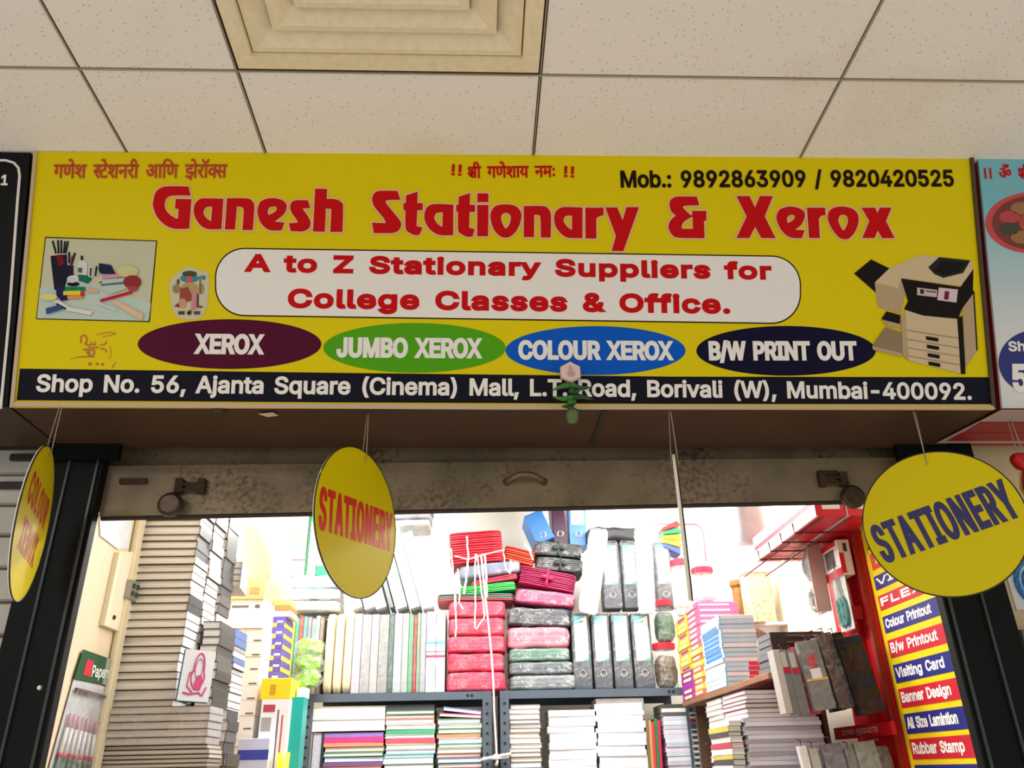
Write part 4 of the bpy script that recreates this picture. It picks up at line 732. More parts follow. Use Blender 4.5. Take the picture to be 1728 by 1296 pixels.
# lime-and-chilli charm with its white hexagonal mirror
cq = sg(960, 632)+SN*.03
ch = thing('lucky_charm', 'hanging charm of green chillies under a white hexagonal piece at the sign', 'charm', cq)
mb = MB(); R = Matrix.Rotation(PI/2, 3, 'X'); hexr = .0245
for i in (0,):
    P = [Vector((hexr*math.sin(2*PI*k/6), 0, hexr*math.cos(2*PI*k/6))) for k in range(6)]; Q = [p*.93+Vector((0, -.004, 0)) for p in P]
    mb.add(P+Q+[p+Vector((0, .004, 0)) for p in P], [(6, 7, 8, 9, 10, 11), (17, 16, 15, 14, 13, 12)]+[(k, (k+1) % 6, 6+(k+1) % 6, 6+k) for k in range(6)]+[(12+k, 12+(k+1) % 6, (k+1) % 6, k) for k in range(6)])
hx_ = mb.build('hexagon', mat((238, 206, 200), .3), ch)
mb = MB(); mb.tube([(-.001, -.006, .011), (0, -.009, .002), (.001, -.007, -.006)], [.0018, .0026, .001], 8); mb.tube([(-.006, -.0055, -.003), (-.004, -.0065, -.009), (.001, -.007, -.0115), (.006, -.0065, -.008), (.0075, -.0055, -.003)], .0016, 6); mb.build('hook', mat((200, 170, 168), .2), hx_)
m_chi = [mat((22, 92, 22), .25), mat((48, 120, 34), .3), mat((14, 62, 18), .25)]
for k in range(9):
    a = 2*PI*k*.38+.3; z = -.030-.0066*k; mb = MB(); L = .042 if k < 8 else .024; tw = math.cos(a)*1.0
    pts = [(-math.cos(a)*.012+math.cos(a)*L*t*1.35, -.006-math.sin(a)*.006+math.sin(a)*L*t*.5, z+.006*math.sin(t*PI)*(1 if k % 2 else -1)-.006*t) for t in [i/8 for i in range(9)]]
    mb.tube(pts, [.0036, .0058, .0064, .006, .0055, .0048, .0038, .0026, .0012], 10); mb.build('chilli', m_chi[k % 3], ch, smooth=True)
mb = MB(); mb.lump((-.015, -.016, -.118), (.011, .010, -.088), 2.6, .0006, 3, (6,)*3); note(mb.build('lime', mat((84, 110, 60), .35), ch, smooth=True), 'green lime at the bottom')
MB().tube([(0, .002, .0245), (0, .004, -.03), (-.002, -.003, -.10)], .0012, 6).build('thread', m_drk, ch)
# bright tinsel piece of the neighbouring shop, cut by the frame
tq = atY(1738, 800, 1.60)
tn = thing('tinsel_hanging', 'red and gold tinsel decoration cut off by the right edge of the photo', 'decoration', tq)
mb = MB(); mb.lump((-.03, -.02, .0), (.03, .02, .05), 2.5, .008, 4, (6,)*3); mb.build('rosette', mat((196, 24, 30), .3, .3), tn, smooth=True)
mb = MB()
for k in range(9):
    a = 2*PI*k/9; mb.tube([(.018*math.cos(a), .014*math.sin(a), .005), (.026*math.cos(a), .02*math.sin(a), -.03), (.022*math.cos(a+.5), .016*math.sin(a+.5), -.075)], .003, 6, k % 2)
mb.build('tinsel_strand', [mat((226, 180, 40), .2, .7), mat((150, 30, 90), .25, .6)], tn)
MB().tube([(0, 0, .05), (-.004, 0, fb1.z-tq.z)], .0012, 6).build('wire', m_wire, tn); MB().tube([(-.012, .004, .04), (-.008, .004, fb1.z-tq.z)], .0010, 6).build('wire', m_wire, tn)

# ================================================================== inside the shop: builders
m_page = mat((248, 240, 228), .75, var=.16, scale=40, kind='layers'); m_pagew = mat((238, 236, 232), .75, var=.12, scale=40, kind='layers'); m_paged = mat((226, 218, 208), .75, var=.14, scale=40, kind='layers')
GR = [(236, 234, 230), (50, 52, 54), (150, 152, 154), (226, 226, 224), (70, 72, 76), (206, 208, 210)]
def book(label, x0, x1, y0, y1, z0, z1, cover, page=m_page, spine='x', grp=None, rz=0, name='register', cat='book', ry=0, rx=0, ct=.0014, board=None):
    """a bound book lying flat: pages in a wrap-round cover; the spine faces +x ('x'), -x ('w') or the camera ('y')"""
    c = Vector(((x0+x1)/2, (y0+y1)/2, z0)); w, d, h = (x1-x0)/2, (y1-y0)/2, z1-z0
    t = thing(name, label, cat, c, (rx, ry, rz), grp)
    e = .003; q = [-w+e, w-e, -d+e, d-e]
    if spine == 'x': q[1] = w-ct
    elif spine == 'w': q[0] = -w+ct
    else: q[2] = -d+ct
    MB().box((q[0], q[2], ct), (q[1], q[3], h-ct)).build('page_block', page, t)
    mb = MB(); mb.box((-w, -d, 0), (w, d, ct)); mb.box((-w, -d, h-ct), (w, d, h))
    if spine == 'x': mb.box((w-ct, -d, ct), (w, d, h-ct))
    elif spine == 'w': mb.box((-w, -d, ct), (-w+ct, d, h-ct))
    else: mb.box((-w, -d, ct), (w, -d+ct, h-ct))
    mb.m = [1]*12+[0]*(len(mb.f)-12); mb.build('cover', [cover, board or cover], t); return t
def carton(name, label, x0, x1, y0, y1, z0, z1, m, marks=(), grp=None, cat='box', rz=0):
    """small cardboard box; marks are printed rectangles (face, u0, u1, v0, v1, material) in 0..1 of that face"""
    c = Vector(((x0+x1)/2, (y0+y1)/2, z0)); w, d, h = (x1-x0)/2, (y1-y0)/2, z1-z0
    t = thing(name, label, cat, c, (0, 0, rz), grp)
    MB().box((-w, -d, 0), (w, d, h)).build('carton', m, t, bevel=.0012)
    by = {}
    for face, u0, u1, v0, v1, mm in marks:
        mb = by.setdefault(mm, MB()); e = .0006
        if face == 'f': mb.box((-w+2*w*u0, -d-e, h*v0), (-w+2*w*u1, -d+e, h*v1))
        elif face == 'w': mb.box((-w-e, d-2*d*u1, h*v0), (-w+e, d-2*d*u0, h*v1))
        elif face == 'e': mb.box((w-e, -d+2*d*u0, h*v0), (w+e, -d+2*d*u1, h*v1))
        elif face == 'b': mb.box((-w+2*w*u0, -d+2*d*v0, -e), (-w+2*w*u1, -d+2*d*v1, e))
    for mm, mb in by.items(): mb.build('print', mm, t)
    return t
def px4(x0, x1, y0, y1, Y):
    """left, right, bottom, top of a front face seen at these picture columns and rows in the plane Y"""
    ym = (y0+y1)/2; xm = (x0+x1)/2
    return atY(x0, ym, Y).x, atY(x1, ym, Y).x, atY(xm, y1, Y).z, atY(xm, y0, Y).z
m_film = clear(); m_film2 = clear((235, 238, 240), .20, .16, .8); m_ringm = mat((214, 214, 214), .25, .9)
def box_file(label, x0, x1, yf, z0, z1, body, lab=None, grp=None, d=.27, ry=0, wrap=True, tri=None, ring_=True):
    """lever arch file standing upright, spine to the camera"""
    w, h = (x1-x0)/2, z1-z0; t = thing('box_file', label, 'file', ((x0+x1)/2, yf, z0), (0, ry, 0), grp)
    MB().box((-w, 0, 0), (w, d, h)).build('case', body, t, bevel=.003)
    if lab:
        mb = MB(); mb.box((-w*.74, -.0012, h*.36), (w*.74, 0, h*.96))
        l = mb.build('spine_label', lab, t)
        if tri:
            mb = MB(); a, b = w*.74, -.0016
            mb.add([(-a, b, h*.88), (-a, b, h*.96), (a, b, h*.96)], [(0, 2, 1)], 0); mb.add([(-a, b, h*.85), (a*.5, b, h*.88), (a*.3, b, h*.90), (-a, b, h*.87)], [(0, 1, 2, 3)], 0); mb.add([(-a*.1, b, h*.36), (a, b, h*.36), (a, b, h*.41)], [(0, 1, 2)], 1)
            mb.build('corner_print', tri, l)
    if ring_:
        mb = MB(); P = [(.0135*math.cos(2*PI*k/20), -.002, h*.20+.0135*math.sin(2*PI*k/20)) for k in range(20)]
        mb.tube(P, .0030, 6, 0, True); note(mb.build('finger_ring', m_ringm, t), 'metal finger ring')
    if wrap:
        mb = MB(); mb.lump((-w-.003, -.006, -.0005), (w+.003, d+.003, h+.012), 14, .0022, int(x0*999) % 50, (7,)*3); mb.build('plastic_sleeve', m_film, t)
    return t
def bundle(name, label, x0, x1, yf, d, z0, z1, m, grp=None, wrap=None, tie=None, n=0, m2=None, ry=0, cat='bundle', amp=.004, seed=0, rx=0, pw=7):
    """a soft pack: stacked sheets (n layers) or one wrinkled lump, with optional plastic wrap and tape"""
    w, h = (x1-x0)/2, z1-z0; t = thing(name, label, cat, ((x0+x1)/2, yf, z0), (rx, ry, 0), grp); r_ = random.Random(seed+11)
    mb = MB()
    if n:
        for k in range(n):
            a, b = h*k/n, h*(k+.86)/n; o = r_.uniform(-.004, .004); o2 = r_.uniform(0, .006)
            mb.lump((-w+abs(o), o2, a), (w-abs(o)*.5, d, b), 10, .0014, seed+k, (5, 5, 5), k % 2 if m2 else 0)
        mb.build('folder_block', [m, m2] if m2 else m, t)
    else:
        mb.lump((-w, 0, 0), (w, d, h), pw, amp, seed, (10,)*3); mb.build('pack', m, t, smooth=True)
    if wrap:
        mb = MB(); mb.lump((-w-.004, -.006, .0005), (w+.004, d+.004, h+.001), 7, amp*.9, seed+5, (10,)*3); mb.build('plastic_wrap', wrap, t)
    if tie:
        mb = MB(); mb.lump((-.006, -.010, -.001), (.006, d*.8, h+.005), 12, .001, seed, (5,)*3)
        for s in (-1, 1): mb.lump((s*.016-.012, -.020, h*.40), (s*.016+.012, -.006, h*.40+.018), 3, .003, seed+s, (4,)*3)
        mb.build('tie', tie, t)
    return t
# ------------------------------------------------------------------ steel shelf units along the back
YF = 3.60
ZS = atY(937, 1164, YF).z; m_shelf = mat((92, 104, 116), .45, .3, var=.06, scale=8); m_hole = mat((18, 20, 22), .8)
zl2 = ZS-.42
def unit(label, x0, x1, posts):
    t = thing('shelf_unit', label, 'shelf', ((x0+x1)/2, YF, 0)); cx_ = (x0+x1)/2; w = (x1-x0)/2
    for z in (ZS, zl2, zl2-.42):
        mb = MB(); mb.box((-w, .0, z-.002), (w, .42, z)); mb.box((-w, 0, z-.032), (w, .002, z-.002)); mb.box((-w, .418, z-.032), (w, .42, z-.002)); mb.build('shelf_board', m_shelf, t)
    for s in posts:
        for yy in ((-.003, 0), (.42, 0)):
            mb = MB(); xp = s*w-(.038 if s > 0 else 0); mb.box((xp, yy[0], 0), (xp+.038, yy[0]+.002, ZS+.0)); 
            p = mb.build('post', m_shelf, t)
            if yy[0] < 0:
                mb = MB()
                for k in range(40):
                    z = ZS-.05-.038*k
                    if z < .3: break
                    mb.lathe([(.001, 0), (.0055, 0), (.0055, .0015), (.001, .0015)], (xp+.019, -.0032, z), 10, 0, Matrix.Rotation(PI/2, 3, 'X'))
                mb.build('hole', m_hole, p)
    mb = MB()
    for k in (0, 1): mb.lathe([(.001, 0), (.006, 0), (.006, .0015), (.001, .0015)], ((w-.10+.018*k) if 1 in posts else (-w+.10-.018*k), -.0005, ZS-.016), 10, 0, Matrix.Rotation(PI/2, 3, 'X'))
    mb.build('slot', m_hole, t); return t
xa, xb = atY(515, 1180, YF).x, atY(829.5, 1180, YF).x; xc, xd = atY(843.5, 1180, YF).x, atY(1170, 1180, YF).x
unit('grey slotted steel shelf unit left of the white cord', xa, xb, (-1, 1)); unit('grey slotted steel shelf unit right of the white cord', xc, xd, (-1, 1))
YP = YF+.012                                   # front line of the goods on these shelves
# ------------------------------------------------------------------ lever arch files, right unit
m_char = mat((70, 76, 84), .5, var=.12, scale=30); m_labw = mat((242, 244, 244), .5); tri = [mat((90, 190, 200), .5), mat((70, 180, 140), .5)]
fx = [965, 999.5, 1033.5, 1067.5, 1104]
for k in range(4):
    a, b, _, z1 = px4(fx[k]+1, fx[k+1]-1, 1034, 1163, YP)
    box_file('charcoal box file with white label, %s of the four on the shelf' % lnth(k), a+.003, b-.003, YP+.008, ZS+.001, z1, m_char, m_labw, 'charcoal box files on the right shelf', tri=tri)
z_up = atY(1034, 1033, YP).z+.02
for k, (a, b) in enumerate(((1016, 1048), (1050, 1078), (1106, 1137))):
    a, b, z0, z1 = px4(a, b, 902, 1032, YP+.02)
    box_file('charcoal box file in the upper row, %s' % ('beside the left white roll', 'between the two white rolls', 'right of the right white roll')[k], a+.003, b-.003, YP+.03, z_up, z_up+.30, m_char, m_labw, 'charcoal box files in the upper row', d=.09, tri=tri)
for k, (p, q, w0) in enumerate((((1011, 896), (991, 1036), .085), ((1084, 892), (1092, 1036), .072))):
    a, b = atY(*p, YP-.035), atY(*q, YP-.035); d = a-b; t = thing('paper_roll', 'white flattened roll leaning on the box files, %s one' % ('left', 'right')[k], 'roll', b)
    mb = MB(); mb.lump((-w0/2, -.016, 0), (w0/2, .016, d.length), 9, .003, k+4, (9,)*3, R=Vector((0, 0, 1)).rotation_difference(d).to_matrix()); mb.build('roll', mat((244, 244, 242), .5), t, smooth=True)
    mb = MB(); mb.lump((-w0/2-.003, -.019, -.004), (w0/2+.003, .019, d.length+.012), 9, .005, k+8, (9,)*3, R=Vector((0, 0, 1)).rotation_difference(d).to_matrix()); mb.build('plastic_sleeve', m_film2, t)
a, b, z0, z1 = px4(994, 1092, 878, 900, YP)
bundle('black_bag', 'black folded bag lying on top of the upper box files', a, b, YP+.06, .22, z_up+.314, z_up+.314+(z1-z0)+.012, mat((34, 34, 36), .4), None, None, None, 0, amp=.008, seed=3, cat='bag')
fan = thing('paper_fan', 'fan of red, yellow and blue coloured paper above the box files', 'paper', atY(1120, 905, YP))
for k, c in enumerate(((226, 50, 40), (30, 140, 90), (244, 224, 30), (246, 236, 60), (60, 90, 200))):
    mb = MB(); a = math.radians(12-11*k)+.15; R = Matrix.Rotation(-a, 3, 'Y'); zz_ = .035-.018*k
    mb.slab([R @ Vector((0, .003*k, -.007))+Vector((0, 0, zz_)), R @ Vector((.085, .003*k, -.012))+Vector((0, 0, zz_)), R @ Vector((.078, .003*k, .012))+Vector((0, 0, zz_)), R @ Vector((0, .003*k, .007))+Vector((0, 0, zz_))], (0, .10, 0)); mb.build('sheet', mat(c, .5), fan)
bg = thing('carry_bag', 'clear bag with pink edging hung over the red-lidded jars', 'bag', atY(1142, 948, YP+.14)); q0, q1, z0, z1 = px4(1096, 1196, 884, 948, YP+.14); w = (q1-q0)/2; h = z1-z0
MB().lump((-w, 0, 0), (w, .08, h), 10, .006, 9, (8,)*3).build('bag_film', clear((250, 240, 240), .2), bg)
mb = MB(); mb.tube([(-w, -.003, 0), (-w*.96, -.004, h*.9), (-w*.8, -.004, h), (w*.8, -.004, h*.98), (w, -.004, h*.84), (w*.97, -.004, 0)], .004, 6); mb.build('edging', mat((230, 90, 110), .4), bg)
# jars with red lids
m_glass = clear((226, 236, 230), .16, .05, .25); m_lid = mat((226, 40, 66), .4)
def jar(label, px0, px1, pt, pm, pb, Y, label_m=None, fill_m=None, zb=None):
    x0, x1, z0, z1 = px4(px0, px1, pt, pb, Y); zm = atY((px0+px1)/2, pm, Y).z; z0 = zb if zb is not None else z0; r = (x1-x0)/2
    t = thing('jar', label, 'jar', ((x0+x1)/2, Y+r, z0)); h = zm-z0; H_ = z1-z0
    MB().lathe([(.001, .0005), (r*.92, .001), (r*.98, .008), (r*.98, h*.85), (r*.86, h*.95), (r*.84, h)], (0, 0, 0), 24).build('glass', m_glass, t, smooth=True)
    mb = MB(); mb.lathe([(.001, h+.0005), (r*.93, h+.0005), (r*.93, H_-.003), (r*.88, H_), (.001, H_)], (0, 0, 0), 24)
    for k in range(24):
        a = 2*PI*k/24; mb.cbox((r*.93*math.cos(a), r*.93*math.sin(a), (h+H_)/2), (.004, .004, (H_-h)*.8), 0)
    mb.build('lid', m_lid, t)
    if label_m: MB().lathe([(r*.99, h*.18), (r*.993, h*.19), (r*.993, h*.80), (r*.99, h*.81)], (0, 0, 0), 24).build('label', label_m, t, smooth=True)
    if fill_m: MB().lump((-r*.86, -r*.86, .004), (r*.86, r*.86, h*.84), 4, .006, 2, (7,)*3, sc=60).build('contents', fill_m, t)
    return t
m_mixp = mat((120, 104, 88), .5, var=.5, scale=90); YJr = YP+.01
j = jar('clear jar with red lid standing on the shelf, lower of two stacked jars', 1107, 1147, 1083, 1094, 1161, YJr, None, m_mixp, ZS+.001)
zj = atY(1126, 1083, YJr).z
jar('clear jar with red lid stacked on another jar beside the box files', 1106, 1142, 1010, 1021, 1082, YJr, None, mat((90, 120, 100), .5, var=.4, scale=80), zj+.001)
# ------------------------------------------------------------------ red and dark bundles in the middle
m_pink = mat((232, 58, 92), .5, var=.45, scale=9, kind='layers', bump=.5); m_mag = mat((206, 24, 96), .45, var=.15, scale=30); m_redf = mat((222, 30, 56), .5, var=.1, scale=30); m_dkg = mat((34, 50, 48), .45, var=.2, scale=30)
m_gryw = mat((120, 130, 132), .4, var=.6, scale=8, kind='layers', bump=.6); m_lace = mat((240, 236, 232), .6)
rows = [(1138, 1168), (1109, 1138.5), (1082, 1109.5), (1053, 1082.5), (1026, 1053.5)]
z = ZS+.001
for k, (a, b) in enumerate(rows):
    x0, x1, _, _ = px4(754+k*.8, 853-(k % 2)*2, a, b, YP); hh = (b-a)*.00268*.97
    bundle('folder_bundle', 'pink plastic-wrapped folder bundle, %s of the five stacked left of the cord' % ('lowest', 'second from the bottom', 'middle', 'second from the top', 'highest')[k], x0, x1, YP+.004*(k % 2), .25, z, z+hh, m_pink, 'pink folder bundles', clear((255, 220, 226), .14, .15, .9), None, 0, pw=11, amp=.006, seed=k+20); z += hh+.0008
zr = z
x0, x1, _, _ = px4(737, 868, 1003, 1025, YP); h = .030
bundle('folder_bundle', 'flat teal and salmon folders on the pink bundles', x0, x1, YP-.005, .24, zr, zr+h, mat((206, 84, 88), .5), None, None, None, 4, mat((70, 150, 134), .5), seed=31); zr += h+.001
x0, x1, _, _ = px4(775, 872, 978, 1003, YP); h = .040
bundle('folder_bundle', 'bright green folders with curled edges in the red pile', x0, x1, YP-.005, .22, zr+.004, zr+h, mat((60, 190, 84), .45), None, None, None, 5, mat((96, 214, 110), .45), ry=-.10, seed=33); zr += h+.006
x0, x1, _, _ = px4(795, 876, 965, 985, YP); h = .026
bundle('folder_bundle', 'thin pink folders above the green ones', x0, x1, YP, .22, zr+.003, zr+h, mat((226, 70, 96), .5), None, None, None, 3, ry=-.16, seed=35); zr += h+.004
x0, x1, _, _ = px4(776, 880, 945, 985, YP); h = .060
bundle('folder_bundle', 'blue-grey plastic-wrapped folders under the top red bundle', x0, x1, YP, .22, zr, zr+h, mat((134, 142, 170), .4, var=.2, scale=20), None, m_film2, None, 0, ry=-.10, seed=36, amp=.006); zr += h+.002
x0, x1, _, _ = px4(846, 900, 915, 958, YP+.05)
bundle('folder_bundle', 'orange folders fanned beside the top red bundle', x0, x1, YP+.04, .18, zr+.008, zr+.075, mat((226, 96, 34), .45), None, None, None, 6, mat((214, 40, 40), .45), ry=.25, seed=37)
x0, x1, _, _ = px4(760, 850, 898, 955, YP); h = .145
bundle('folder_bundle', 'thick red folder bundle with white laces, top of the red pile', x0, x1, YP-.004, .22, zr, zr+h, m_redf, None, None, None, 13, mat((232, 52, 70), .5), ry=-.06, seed=38); ztop = zr+h
# white laces hanging down the front of the red pile
lc = thing('lace_cluster', 'loose white laces hanging down the front of the red folder pile', 'laces', atY(800, 930, YP-.02))
def lace(pts, w=.0034):
    mb = MB(); P = [atY(px+rnd.uniform(-1, 1), py, YP-.02-.004*rnd.random())-atY(800, 930, YP-.02) for px, py in pts]; Q = []
    for i in range(len(P)-1): Q += [P[i]*(1-t)+P[i+1]*t+Vector((.0016*math.sin(9*(i+t)), 0, 0)) for t in (0, .25, .5, .75)]
    mb.tube(Q+[P[-1]], w, 6); mb.build('lace', m_lace, lc)
lace([(788, 905), (790, 940), (787, 975), (784, 1002)], .0045); lace([(762, 925), (765, 960), (768, 1000), (771, 1024)]); lace([(772, 960), (776, 990), (774, 1018), (781, 1028)])
lace([(803, 935), (802, 975), (803, 1010), (801, 1060)]); lace([(770, 965), (768, 1010), (770, 1055), (769, 1075)]); lace([(818, 937), (820, 975), (822, 1008)], .005); lace([(850, 935), (853, 960), (860, 968), (862, 945)]); lace([(885, 918), (893, 925), (899, 945)]); lace([(766, 938), (790, 944), (815, 936), (850, 928)], .003); lace([(805, 936), (812, 985), (818, 1040), (803, 1062)])
lace([(757, 915), (759, 945), (762, 975)])
# the long cord with its knot
cd = thing('cord', 'long white cord running down past the shelf posts to a knot', 'cord', atY(838, 1278, YP-.03)); o = atY(838, 1278, YP-.03)
mb = MB(); P = [atY(x, y, YP-.03-.02*(y < 1160))-o for x, y in ((812, 938), (818, 1000), (824, 1050), (829, 1100), (832.5, 1150), (834, 1200), (837, 1250), (838, 1276))]
mb.tube(P, .0042, 8); mb.build('cord', m_lace, cd)
mb = MB(); mb.lump((-.014, -.012, -.010), (.014, .012, .012), 2.5, .004, 5, (5,)*3); mb.tube([(-.062, 0, -.008), (-.02, -.008, .0), (.03, -.01, .008), (.058, 0, .012)], .006, 8); mb.tube([(-.055, 0, -.002), (0, -.012, -.004), (.05, 0, .002)], .005, 8); mb.tube([(0, -.006, 0), (.003, -.008, -.015), (-.002, -.006, -.03)], [.005, .005, .007], 8); mb.build('knot', m_lace, cd, smooth=True)
# pile to the right of the cord
z = ZS+.001
def pile(label, xa_, xb_, h, m, wrap=m_film2, ry=0, n=0, m2=None, tie=None, amp=.006, seed=0, dz=0, y=0):
    global z
    x0, x1, _, _ = px4(xa_, xb_, 1000, 1020, YP)
    t = bundle('folder_bundle', label, x0, x1, YP+y, .24, z+dz, z+h, m, None, wrap, tie, n, m2, ry=ry, seed=seed, amp=amp, pw=11); z += h+.001+abs(ry)*.035; return t
pile('grey-green plastic-wrapped bundle at the bottom of the pile right of the cord', 859, 966, .062, m_gryw, seed=51); pile('grey plastic-wrapped bundle with dark folders, second from the bottom right of the cord', 858, 962, .052, mat((92, 106, 108), .4, var=.7, scale=8, kind='layers', bump=.6), seed=52)
pile('green-tinted plastic-wrapped bundle right of the cord', 858, 958, .056, mat((84, 140, 116), .45, var=.6, scale=8, kind='layers', bump=.6), seed=53); pile('pale pink plastic-wrapped bundle in the pile right of the cord', 857, 958, .088, mat((226, 120, 140), .45, var=.4, scale=6, kind='layers', bump=.6), seed=54, amp=.008)
pile('dark grey crinkled plastic bundle under the magenta ones', 858, 966, .080, mat((54, 60, 66), .35, var=.6, scale=10, kind='layers', bump=.6), seed=55, amp=.008, ry=.05)
pile('wrapped magenta bundle with a white tag, tilted', 868, 970, .072, mat((206, 60, 116), .45, var=.4, scale=8, kind='layers', bump=.6), seed=56, ry=.12, dz=.008)
pile('magenta folder bundle with a magenta bow, tilted', 872, 972, .088, m_mag, None, .20, 9, mat((150, 14, 66), .45), m_mag, seed=57, dz=.012)
x0, x1, _, _ = px4(905, 985, 940, 1000, YP+.05); bundle('folder_bundle', 'dark green wrapped folders behind the magenta bow', x0, x1, YP+.05, .2, z-.004, z+.058, m_dkg, None, m_film2, m_dkg, 6, mat((30, 44, 42), .45), ry=.10, seed=58)
x0, x1, _, _ = px4(900, 982, 925, 965, YP+.07); bundle('folder_bundle', 'dark green folder bundle on top of the pile right of the cord', x0, x1, YP+.05, .2, z+.066, z+.130, m_dkg, None, m_film2, m_dkg, 7, mat((26, 40, 38), .45), ry=.10, seed=59); ztp = z+.135
# lever arch files behind that pile
a = atY(921, 930, YP+.12)
box_file('sky blue box file tilted on the dark green bundle', -.046+a.x, .046+a.x, YP+.10, ztp+.016, ztp+.165, mat((50, 130, 214), .4), None, None, .2, ry=-.40, wrap=False)
x0, x1, _, _ = px4(935, 958, 850, 940, YP+.14); box_file('dark plum box file standing behind the bundles', x0, x1, YP+.15, ztp+.002, ztp+.30, mat((70, 20, 52), .4), None, None, .15, ry=-.05, wrap=False)
x0, x1, _, _ = px4(961, 991, 850, 940, YP+.14); box_file('pale blue box file with white label standing behind the bundles', x0, x1, YP+.15, ztp+.002, ztp+.29, mat((84, 150, 226), .4), m_labw, None, .15, wrap=False)
# ------------------------------------------------------------------ upright files, left unit
COLF = [(226, 196, 60), (60, 150, 120), (206, 70, 60), (90, 160, 150), (150, 130, 150), (120, 170, 150), (196, 190, 180), (130, 120, 110)]
def upright(label, a, b, top, m, name='file', rnd_b=False, wrap=True, grp=None, stripes=None, cat='file', d=.25, dy=0, tilt=0, bot=None):
    x0, x1, _, z1 = px4(a, b, top, 1168, YP+dy); w = (x1-x0)/2-.0006; z0 = ZS+.001 if bot is None else bot; h = z1-z0
    t = thing(name, label, cat, ((x0+x1)/2, YP+dy, z0), (0, tilt, 0), grp)
    if rnd_b: MB().lump((-w, 0, 0), (w, d, h), 9, .0015, int(a), (9,)*3).build('folder', m, t, smooth=True)
    else: MB().box((-w, 0, 0), (w, d, h)).build('folder', m, t, bevel=.002)
    if stripes:
        for v0, v1, mm in stripes: MB().box((-w-.0004, -.001, h*v0), (w+.0004, .001, h*v1)).build('stripe', mm, t)
    if wrap: MB().lump((-w+.0004, -.003, .0005), (w-.0004, d+.002, h+.008), 20, .0009, int(a)+3, (8,)*3).build('plastic_sleeve', m_film, t)
    return t
wv = 56/8
for k, c in enumerate(COLF): upright('thin %s file in clear sleeve, behind the green packets' % ('yellow', 'green', 'coral red', 'teal', 'mauve', 'pale teal', 'off-white', 'taupe')[k], 487+wv*k, 487+wv*(k+1), 1042+rnd.uniform(-3, 3), mat(c, .5, var=.12, scale=30), grp='thin files at the left end of the shelf')
for k in range(3): upright('cream paper folder, %s of three upright ones' % lnth(k), 547+16.2*k, 547+16.2*(k+1)-.6, 1034, mat((238, 218, 178), .6, var=.05, scale=20), rnd_b=True, wrap=False, grp='cream paper folders')
SL = [(595, 609, (222, 214, 226), 'lilac-white'), (609, 625, (190, 190, 192), 'silver-grey'), (625, 638, (216, 208, 208), 'pinkish white'), (638, 655, (176, 180, 178), 'grey'), (655, 664, (90, 120, 108), 'dark green'), (664, 678, (206, 214, 224), 'pale blue'), (678, 689, (196, 208, 200), 'pale grey-green'), (689, 697, (110, 190, 140), 'mint green'), (697, 703, (206, 70, 76), 'red'), (703, 709, (150, 190, 150), 'leaf green'), (709, 718.5, (190, 196, 206), 'steel grey')]
for a, b, c, nm in SL: upright('%s file in clear plastic in the upright row' % nm, a, b, 1036+rnd.uniform(-2, 2), mat(tuple(int(q*.84) for q in c), .45, var=.2, scale=40), grp='wrapped files in the upright row')
for k in range(2): upright('white box with blue, grey and red bands, %s of the pair beside the pink bundles' % ('left', 'right')[k], (719, 735.5)[k], (735, 751)[k], 1032, mat((246, 246, 246), .5), wrap=False, grp='white banded boxes', stripes=[(.59, .615, mat((90, 190, 230), .5)), (.485, .50, mat((120, 130, 130), .5)), (.42, .45, mat((230, 70, 100), .5))], name='banded_box', cat='box')
zt2 = atY(530, 1036, YP).z+.012
x0, x1, _, _ = px4(484, 572, 990, 1030, YP); zz_ = zt2
for k, (h, c, nm) in enumerate(((.050, (196, 204, 206), 'grey-white'), (.050, (240, 242, 242), 'white'), (.058, (176, 206, 226), 'pale blue'))):
    bundle('wrapped_pack', '%s plastic-wrapped flat pack, %s of three on the upright files' % (nm, ('lowest', 'middle', 'top')[k]), x0+.006*k, x1-.004*k, YP+.004, .22, zz_, zz_+h, mat(c, .45, var=.12, scale=14), 'wrapped flat packs', m_film2, None, 0, amp=.006, seed=70+k, cat='pack'); zz_ += h+.001
m_grn = mat((30, 196, 110), .45)
for a, b, c, st, nm in ((486, 509, (244, 244, 244), [(.30, .62, mat((150, 154, 156), .5)), (.22, .24, mat((226, 70, 80), .5))], 'white box file with grey emblem'), (510, 512.5, (40, 160, 100), None, 'thin dark green file'), (513, 528, (246, 248, 246), [(.80, 1.0, m_grn)], 'white box file with green top')): 
    upright(nm+' standing on the wrapped packs', a, b, 858, mat(c, .5), wrap=False, stripes=st, dy=.03, bot=zz_+.001, d=.18)
upright('green and white box file half behind the round sign', 529, 546, 858, m_grn, wrap=False, stripes=[(.14, .78, m_labw)], dy=.03, bot=zz_+.001, d=.18)
